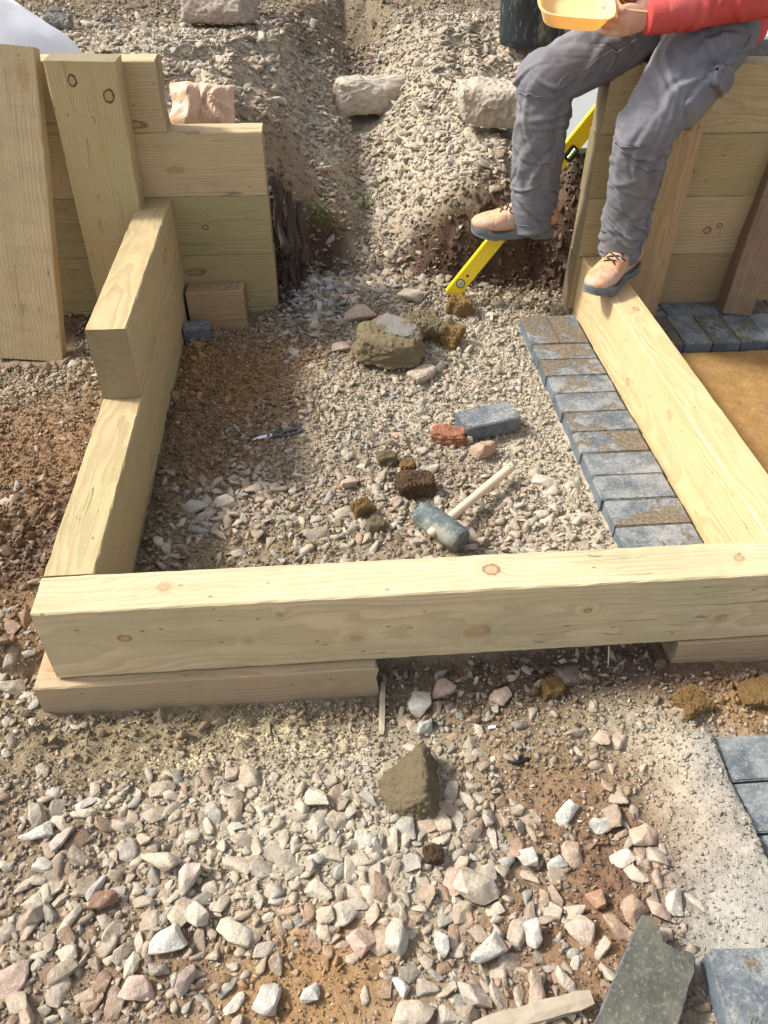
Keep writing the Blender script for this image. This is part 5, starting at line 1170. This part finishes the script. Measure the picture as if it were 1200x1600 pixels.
c = get_co(hr_); nn = get_no(hr_); c += nn*np.array([mnoise.noise(Vector(p*60))*.003+mnoise.noise(Vector(p*200))*.0015 for p in c])[:, None]; set_co(hr_, c); obj('hair', hr_, M['hair'], pe)

# ---- clothes
def fold_disp(co, no, folds, base=.0, f=14., seed=0., aniso=None):
    d = np.zeros(len(co))
    for (c, n_, t_, wd, ln, amp) in folds:                 # c centre, n_ across the fold, t_ along, width, length, height
        q = co-np.array(c); n_ = np.array(n_)/np.linalg.norm(n_); a = q @ n_; b = np.sqrt(np.maximum((q*q).sum(1)-a*a, 0))
        bend = .35*(q @ (np.array(t_)/np.linalg.norm(t_)))**2/ln; a = a+bend
        d += amp*(np.exp(-(a/wd)**2)-.8*np.exp(-((a-1.6*wd)/(wd*.8))**2))*np.exp(-(b/ln)**2)
    if base:
        k = np.array([mnoise.noise(Vector(p*f)+Vector((seed, 0, 0))) for p in co]); r = 1-2*np.abs(k); k2 = np.array([mnoise.noise(Vector(p*f*2.3)+Vector((seed, 5, 0))) for p in co])
        k3 = np.array([mnoise.noise(Vector((p[0]*f*1.2, p[1]*f*1.2, p[2]*f*4))+Vector((seed, 9, 2))) for p in co])
        d += base*(np.sign(r)*np.abs(r)**1.3*.5+k2*.35+np.maximum(1-2*np.abs(k3), 0)**3*.30)
    return co+no*d[:, None]
def cloth(name, parts, voxel, m, folds, base, f, seed=0., sm=5):
    me = remesh(parts, voxel, 6, .5); me2 = fold_disp(get_co(me), get_no(me), folds, base, f, seed); set_co(me, me2); return obj(name, me, m, pe)
rr = random.Random(5); folds = []
def ringfolds(c0, c1, n, r, wd, ln, amp):
    c0, c1 = np.array(c0), np.array(c1); ax = (c1-c0)/np.linalg.norm(c1-c0)
    for i in range(n):
        t = (i+rr.random())/n; a = rr.uniform(0, 6.28); s = np.cross(ax, [0, .3, 1] if abs(ax[2]) < .8 else [1, 0, 0]); s /= np.linalg.norm(s); v = np.cross(ax, s)
        c = c0+(c1-c0)*t+(s*math.cos(a)+v*math.sin(a))*r; n_ = ax+.45*np.array([rr.gauss(0, 1), rr.gauss(0, 1), rr.gauss(0, 1)])*.6; folds.append((tuple(c), tuple(n_), tuple(np.cross(ax, c-c0)), wd*.75*rr.uniform(.7, 1.3), ln*rr.uniform(.7, 1.3), amp*rr.uniform(.5, 1.2)))
ringfolds(lerp(kneeL, ankL, .66), ankL, 13, .065, .008, .06, .010); ringfolds(lerp(kneeR, ankR, .66), ankR, 13, .07, .008, .06, .010)
ringfolds(lerp(kneeL, ankL, .0), lerp(kneeL, ankL, .25), 7, .08, .010, .06, .009); ringfolds(lerp(kneeR, ankR, -.02), lerp(kneeR, ankR, .25), 8, .08, .010, .06, .009)
ringfolds(lerp(hipL, kneeL, .05), lerp(hipL, kneeL, .45), 8, .10, .012, .09, .007); ringfolds(lerp(hipR, kneeR, .15), lerp(hipR, kneeR, .6), 8, .09, .012, .09, .008)
ringfolds(lerp(kneeL, ankL, .3), lerp(kneeL, ankL, .7), 5, .08, .013, .09, .005); ringfolds(lerp(kneeR, ankR, .3), lerp(kneeR, ankR, .7), 5, .08, .013, .09, .005)
def longfolds(a, b, n, r, wd, ln, amp, side):
    a, b = np.array(a), np.array(b); ax = (b-a)/np.linalg.norm(b-a); sd_ = np.array(side, float); sd_ -= ax*(sd_ @ ax); sd_ /= np.linalg.norm(sd_); v = np.cross(ax, sd_)
    for i in range(n):
        t = rr.uniform(.1, .9); an = rr.uniform(-1.3, 1.3); rad_ = sd_*math.cos(an)+v*math.sin(an); c = a+(b-a)*t+rad_*r; n_ = np.cross(ax, rad_)+ax*rr.uniform(-.6, .6); folds.append((tuple(c), tuple(n_), tuple(ax), wd*rr.uniform(.7, 1.4), ln*rr.uniform(.7, 1.3), amp*rr.uniform(.6, 1.2)))
SD = (-.5, -1, .5)
longfolds(hipL, kneeL, 9, .11, .012, .11, .007, SD); longfolds(hipR, kneeR, 9, .10, .012, .10, .007, SD); longfolds(kneeL, ankL, 8, .08, .011, .11, .006, SD); longfolds(kneeR, ankR, 8, .08, .011, .11, .006, SD)
ringfolds(off(hipL, (-.08, -.02, .02)), off(hipL, (-.0, .05, .03)), 6, .11, .011, .10, .008)
T_ = [loft([off(hipL, (.03, .03, 0)), lerp(hipL, kneeL, .3), lerp(hipL, kneeL, .7), off(kneeL, (-.005, -.01, .005))], [(.118, .10), (.114, .102), (.094, .092), (.079, .079)], 28, 7),
      loft([off(kneeL, (.0, .0, .03)), lerp(kneeL, ankL, .3), lerp(kneeL, ankL, .7), ankL, off(ankL, (.0, .006, -.022))], [(.082, .080), (.076, .078), (.068, .072), (.064, .067), (.069, .073)], 28, 7, up=(0, 1, .2)),
      ball(off(kneeL, (.0, .0, .0)), (.081, .081, .08)),
      loft([off(hipR, (.05, .0, 0)), lerp(hipR, kneeR, .3), lerp(hipR, kneeR, .7), off(kneeR, (-.0, -.0, .0))], [(.105, .096), (.10, .096), (.089, .088), (.080, .078)], 28, 7),
      loft([off(kneeR, (.0, .0, .03)), lerp(kneeR, ankR, .3), lerp(kneeR, ankR, .7), ankR, off(ankR, (.005, .0, -.03))], [(.080, .080), (.082, .076), (.075, .071), (.070, .068), (.076, .072)], 28, 7, up=(0, 1, .2)),
      ball(kneeR, (.086, .086, .084)),
      ball(off(lerp(hipL, hipR, .5), (.035, .022, -.008)), (.152, .145, .105)), loft([off(waist, (.0, 0, -.10)), off(waist, (0, 0, .02))], [(.15, .115), (.145, .115)], 24, 5, up=tuple(Fd))]
tr = cloth('trousers', T_, .0048, M['trousers'], folds, .0050, 12., 3., 3)
tb = bvh_of(tr.data)
def on_surface(p, d=None):
    loc, n_, i, dist = tb.find_nearest(Vector(p)); return loc, n_
def seam(pts, r=.0016, lift=.0006, m='seam', k=26):
    C = cat(pts, k//max(1, len(pts)-1)); out = []
    for p in C: l, n_ = on_surface(p); out.append(tuple(l+n_*lift))
    o = tube('seam', out, r, M[m], pe, 6, 1); o.location = -pe.location
def pocket(center, ux, uy, wx, wy, lift, name='cargo_pocket'):
    """patch lying on the cloth: a grid pushed onto the surface and lifted"""
    c = np.array(center); ux = np.array(ux)/np.linalg.norm(ux); uy = np.array(uy)/np.linalg.norm(uy); nx, ny = 14, 14; V = []; F = []
    for i in range(nx):
        for j in range(ny):
            a, b = i/(nx-1)*2-1, j/(ny-1)*2-1; p = c+ux*a*wx/2+uy*b*wy/2; l, n_ = on_surface(p); e = 1 if (abs(a) < .99 and abs(b) < .99) else 0
            V.append(tuple(l+n_*(lift*e*(1+.35*mnoise.noise(Vector(p*35)))-.003*(1-e))))
    for i in range(nx-1):
        for j in range(ny-1): F.append((i*ny+j, (i+1)*ny+j, (i+1)*ny+j+1, i*ny+j+1))
    o = mesh_obj(name, V, F, M['trousers'], pe, True); o.location = -pe.location
    bm = bmesh.new(); bm.from_mesh(o.data); bmesh.ops.recalc_face_normals(bm, faces=bm.faces); bm.to_mesh(o.data); bm.free(); return o
# cargo pocket on the outer side of the near thigh
tm = np.array(lerp(hipL, kneeL, .62)); tax = (np.array(kneeL)-np.array(hipL)); tax /= np.linalg.norm(tax); out_ = np.cross(tax, [0, 0, 1]); out_ /= np.linalg.norm(out_)
if out_ @ np.array([1, -1, 0]) < 0: out_ = -out_
upv = np.cross(out_, tax); upv = upv if upv[2] > 0 else -upv
pocket(tm+out_*.11+upv*-.01, tax, upv, .18, .15, .016); pocket(tm+out_*.115-tax*.05+upv*.02, tax*.6-upv*.6, upv*.8+tax*.5, .06, .12, .027, 'pocket_flap')
def lerpn(a, b, t): return np.array(a)*(1-t)+np.array(b)*t
seam([lerpn(hipL, kneeL, t)+out_*.13+upv*.02 for t in np.linspace(.05, 1, 6)])
seam([lerpn(kneeL, ankL, t)+np.array([.07, -.08, 0]) for t in np.linspace(.05, 1, 6)])
seam([lerpn(kneeR, ankR, t)+np.array([.02, -.12, 0]) for t in np.linspace(.05, 1.05, 6)])
seam([lerpn(hipR, kneeR, t)+np.array([.02, -.12, .02]) for t in np.linspace(.3, 1, 6)])
for kn, dn in ((kneeL, ankL), (kneeR, ankR)):
    seam([np.array(kn)+np.array([-.09, .06, -.03]), np.array(kn)+np.array([-.08, -.09, -.045]), np.array(kn)+np.array([.05, -.1, -.03])])
for an in (ankL, ankR):
    seam([np.array(an)+np.array([math.cos(t)*.1, math.sin(t)*.1, -.006]) for t in np.linspace(0, 6.2, 12)], k=44)
# sweatshirt
folds = []
ringfolds(shL, elL, 8, .07, .012, .07, .007); ringfolds(elL, wrL, 8, .055, .010, .06, .006); ringfolds(elR, wrR, 6, .05, .010, .06, .006); ringfolds(waist, chest, 8, .16, .014, .12, .008)
S_ = [loft([off(waist, (.022, .014, -.125)), off(waist, (.01, .005, -.04)), off(waist, (-.02, -.015, .08)), chest, shm, off(shm, (-.01, -.006, .06))], [(.172, .15), (.178, .158), (.18, .155), (.19, .14), (.165, .10), (.07, .07)], 28, 6, up=tuple(Fd)),
      loft([off(shL, tuple(-Ld*.05)), shL, lerp(shL, elL, .5), elL], [.075, .078, .066, .06], 20, 6), ball(elL, .061), loft([elL, lerp(elL, wrL, .4), lerp(elL, wrL, .85), lerp(elL, wrL, .93)], [.060, .056, .049, .040], 20, 6),
      loft([off(shR, tuple(Ld*.05)), shR, lerp(shR, elR, .5), elR], [.075, .078, .066, .06], 20, 6), ball(elR, .061), loft([elR, lerp(elR, wrR, .4), lerp(elR, wrR, .85), lerp(elR, wrR, .93)], [.060, .056, .049, .040], 20, 6),
      loft([off(neck, (.06, .04, -.04)), off(neck, (.085, .05, -.01)), off(neck, (.08, .05, .03))], [(.10, .05), (.09, .05), (.05, .03)], 16, 5, up=tuple(Fd))]
cloth('sweatshirt', S_, .0065, M['hood'], folds, .004, 9., 11.)
V, F = loft([lerp(elL, wrL, .86), lerp(elL, wrL, .90), lerp(elL, wrL, 1.04), lerp(elL, wrL, 1.06)], [.040, .0455, .0415, .036], 24, 4); cf = mesh_obj('cuff', V, F, M['hood'], pe, True); cf.location = -pe.location
V, F = loft([lerp(elR, wrR, .86), lerp(elR, wrR, .90), lerp(elR, wrR, 1.04), lerp(elR, wrR, 1.06)], [.040, .0455, .0415, .036], 24, 4); cf = mesh_obj('cuff', V, F, M['hood'], pe, True); cf.location = -pe.location
zp = tube('zip', [off(waist, tuple(Fd*.152+np.array([0, 0, -.07]))), off(waist, tuple(Fd*.175+np.array([0, 0, .06]))), off(chest, tuple(Fd*.143)), off(shm, tuple(Fd*.10))], .004, M['paper_white'], pe, 6); zp.location = -pe.location

# ---- boots
def boot(heel, toe, sole_z, roll, ankle):
    heel, toe = np.array(heel), np.array(toe); b = empty('boot'); b.parent = pe
    x = (toe-heel)/np.linalg.norm(toe-heel); L = np.linalg.norm(toe-heel)
    X = Vector(x); Z = Vector(roll); Z = (Z-X*Z.dot(X)).normalized(); Y = Z.cross(X); mm = Matrix.Identity(4)
    for i in range(3): mm[i][0] = X[i]; mm[i][1] = Y[i]; mm[i][2] = Z[i]; mm[i][3] = heel[i]-pe.location[i]
    b.matrix_local = mm; inv = (Matrix.Translation(pe.location) @ mm).inverted(); an = inv @ Vector(ankle)
    k = L/.29; t_ = .022
    prof = [(.008, .030, .055), (.03, .037, .085), (.07, .038, .10), (.12, .037, .098), (.165, .042, .080), (.205, .047, .062), (.245, .045, .052), (.272, .036, .044), (.286, .018, .03)]
    up_ = loft([(s*k, 0, t_+h*.5) for s, w_, h in prof], [(w_, h*.52) for s, w_, h in prof], 24, 4, power=2.5)
    sh = loft([(.062*k, 0, .06), (.062*k, 0, .10), (an[0]*.6+.02, an[1]*.6, .155)], [(.038, .048), (.037, .044), (.040, .044)], 24, 5, up=(1, 0, 0))
    tg = loft([(.15*k, 0, .10), (.115*k, 0, .128), (.10*k, 0, .165)], [(.022, .009), (.024, .008), (.026, .006)], 14, 4)
    me = remesh([up_, sh, tg], .0034, 4, .5); co = get_co(me); no = get_no(me)
    d = np.array([mnoise.noise(Vector(p*38))*.0016+mnoise.noise(Vector(p*90))*.0008 for p in co])
    # toe cap seam and flex creases
    d -= .0018*np.exp(-((co[:, 0]-.205*k-.25*np.abs(co[:, 1]))/.0022)**2)*(co[:, 2] > .03); d -= .002*np.exp(-((co[:, 0]-.175*k+.1*co[:, 1])/.004)**2)*(co[:, 2] > .06); d -= .0016*np.exp(-((co[:, 0]-.09*k-.6*(co[:, 2]-.06))/.0022)**2)
    set_co(me, co+no*d[:, None]); me.materials.append(M['boot']); u = bpy.data.objects.new('upper', me); link(u, b)
    # sole
    out = [(0, .020), (.008, .032), (.03, .041), (.07, .042), (.11, .038), (.15, .042), (.19, .050), (.225, .052), (.255, .046), (.278, .034), (.291, .018), (.295, 0)]
    C = cat([(a*k, w_, 0) for a, w_ in out], 4); pts = [(p[0], p[1]) for p in C]+[(p[0], -p[1]) for p in C[::-1][1:-1]]; V = []; F = []; n = len(pts)
    for (zz_, s_) in ((0, .93), (.003, .985), (.009, .985), (.011, .965), (.0135, .985), (.024, .99), (.028, .95)):
        for (a, w_) in pts:
            tsp = .014*max(0, (a-.2*k)/.09)**2; wave = .006*math.sin(a*55)+(.014 if a > .235*k else 0)+(.008 if a < .05 else 0); lug = .004*((math.sin(a*170) > .2) if zz_ == 0 else 0)
            arch = .007*math.exp(-((a-.095*k)/.018)**2) if zz_ < .01 else 0
            z_ = zz_+tsp+lug+arch+(wave*.6*(zz_-.0135)/.0125 if zz_ > .015 else 0); V.append((.14*k+(a-.14*k)*s_, w_*s_, z_))
    for l in range(6):
        for i in range(n): F.append((l*n+i, l*n+(i+1) % n, (l+1)*n+(i+1) % n, (l+1)*n+i))
    F.append(tuple(reversed(range(n)))); F.append(tuple(range(6*n, 7*n))); so = mesh_obj('sole', V, F, M['sole'], b, True); so.data.set_sharp_from_angle(angle=.7)
    bv = bvh_of(me)
    def srf(x_, y_):
        r_ = bv.ray_cast(Vector((x_, y_, .4)), Vector((0, 0, -1))); return (x_, y_, (r_[0].z if r_[0] else .1)+.002)
    for i in range(4):
        a = (.196-.019*i)*k; tube('lace', [srf(a, -.017), srf(a-.006, 0), srf(a-.012, .017)], .0027, M['lace'], b, 6, 4); tube('lace', [srf(a-.002, .017), srf(a-.008, 0), srf(a-.014, -.017)], .0027, M['lace'], b, 6, 4)
        for s in (1, -1): cyl('eyelet', .003, .0015, srf(a, .018*s), M['lace'], b, 8)
    tube('lace', [srf(.142*k, 0), srf(.15*k, .018), srf(.165*k, .027), srf(.155*k, .036)], .0026, M['lace'], b, 6, 5); tube('lace', [srf(.142*k, 0), srf(.152*k, -.02), srf(.175*k, -.03)], .0026, M['lace'], b, 6, 5)
    return b
boot((1.655, 1.452, .202), (1.437, 1.222, .202), .2, (0, 0, 1), ankL)['label'] = 'tan boot standing on the side sleeper'
boot((1.408, 1.606, .262), (1.122, 1.640, .252), .25, (.0, -.06, 1), ankR)['label'] = 'tan boot resting on the spirit level'

# ------------------------------------------------------------------ food box in the hand
def foam_mat(name, col, emi=None):
    N = NT(name); P = N('TexCoord').outputs['Object']; n = N.noise(P, 40., 3., .5)
    return N.out(N.mix(n, col, tuple(c*.94 for c in col)), .45, N.bump(n, .1, .001), Subsurface_Weight=.0, Transmission_Weight=0.)
def foam():
    N = NT('yellow_foam'); P = N('TexCoord').outputs['Object']
    tr_ = N('BsdfTranslucent', None, Color=(1., .66, .12, 1)); N.set(N.b.inputs['Base Color'], (1., .88, .50)); N.set(N.b.inputs['Roughness'], .4)
    mx = N('MixShader', None, _0=.45); N.t.links.new(N.b.outputs[0], mx.inputs[1]); N.t.links.new(tr_.outputs[0], mx.inputs[2]); N.t.links.new(mx.outputs[0], N.n['Material Output'].inputs[0]); return N.m
M['foam'] = foam(); M['bun'] = plain('bun_crust', (.42, .20, .07), .5, 30, .2, .3); M['meat'] = plain('brown_meat', (.16, .07, .035), .6, 60, .4, .8); M['chip'] = plain('fried_chip', (.85, .55, .13), .5, 50, .2, .2)
fbx = empty('food_box'); frame(fbx, (-1, .10, .06), z=(.06, -.42, 1), loc=(1.405, 1.385, .950)); tag(fbx, 'open yellow foam takeaway box held in the hand of the seated person', 'food box')
def tray(name, cx, w_, d_, h_, parent, cy=0):
    V = []; F = []; n = 40; lev = [(.76, 0, 0), (.79, .002, 0), (.97, h_, 0), (1.02, h_+.002, 0), (1.02, h_+.005, 0), (.955, h_+.004, 0), (.775, .0045, 0), (.74, .003, 0)]
    for s, z_, _ in lev:
        for k in range(n):
            a = 2*math.pi*k/n; ca = math.copysign(abs(math.cos(a))**.45, math.cos(a)); sa = math.copysign(abs(math.sin(a))**.45, math.sin(a)); V.append((cx+ca*s*w_/2, cy+sa*s*d_/2, z_))
    for l in range(len(lev)-1):
        for k in range(n): F.append((l*n+k, l*n+(k+1) % n, (l+1)*n+(k+1) % n, (l+1)*n+k))
    F.append(tuple(reversed(range(n)))); F.append(tuple(range((len(lev)-1)*n, len(lev)*n))); o = mesh_obj(name, V, F, M['foam'], parent, True); o.data.set_sharp_from_angle(angle=.5); return o
tray('box_lid', .112, .205, .19, .042, fbx); tray('box_base', -.085, .165, .165, .034, fbx, -.055)
bm = bmesh.new(); bmesh.ops.create_cube(bm, size=1, matrix=Matrix.Translation((.008, 0, .038)) @ Matrix.Diagonal((.012, .13, .002, 1))); bm_obj('hinge', bm, M['foam'], fbx)
bg_ = empty('burger'); mw = fbx.matrix_world @ Matrix.Translation((-.06, -.075, .008)); bg_.matrix_world = mw; tag(bg_, 'half eaten burger lying in the yellow takeaway box', 'burger')
def lath(name, prof, m, parent): return lathe(name, prof, m, parent, 24)
lath('bun', [(.001, 0), (.036, 0), (.042, .006), (.042, .012), (.001, .014)], M['bun'], bg_); lath('patty', [(.001, .0135), (.043, .0135), (.045, .02), (.042, .026), (.001, .027)], M['meat'], bg_); lath('bun', [(.001, .0265), (.041, .0265), (.042, .034), (.034, .046), (.018, .053), (.001, .055)], M['bun'], bg_)
rr = random.Random(2)
for k in range(16):
    bm = bmesh.new(); l = rr.uniform(.035, .06); bmesh.ops.create_cube(bm, size=1, matrix=Matrix.Diagonal((l, .009, .009, 1))); bmesh.ops.bevel(bm, geom=bm.edges[:], offset=.0015, segments=1, affect='EDGES')
    o = bm_obj('potato_chip', bm, M['chip']); o.matrix_world = fbx.matrix_world @ Matrix.Translation((-.12+rr.uniform(-.025, .03), rr.uniform(-.10, -.0), .012+.011*(k//5)+rr.uniform(0, .01))) @ Matrix.Rotation(rr.uniform(0, 6), 4, 'Z') @ Matrix.Rotation(rr.uniform(-.5, .5), 4, 'Y')
    tag(o, 'golden potato chip heaped in the yellow takeaway box', 'chip', 'potato chips in the food box')
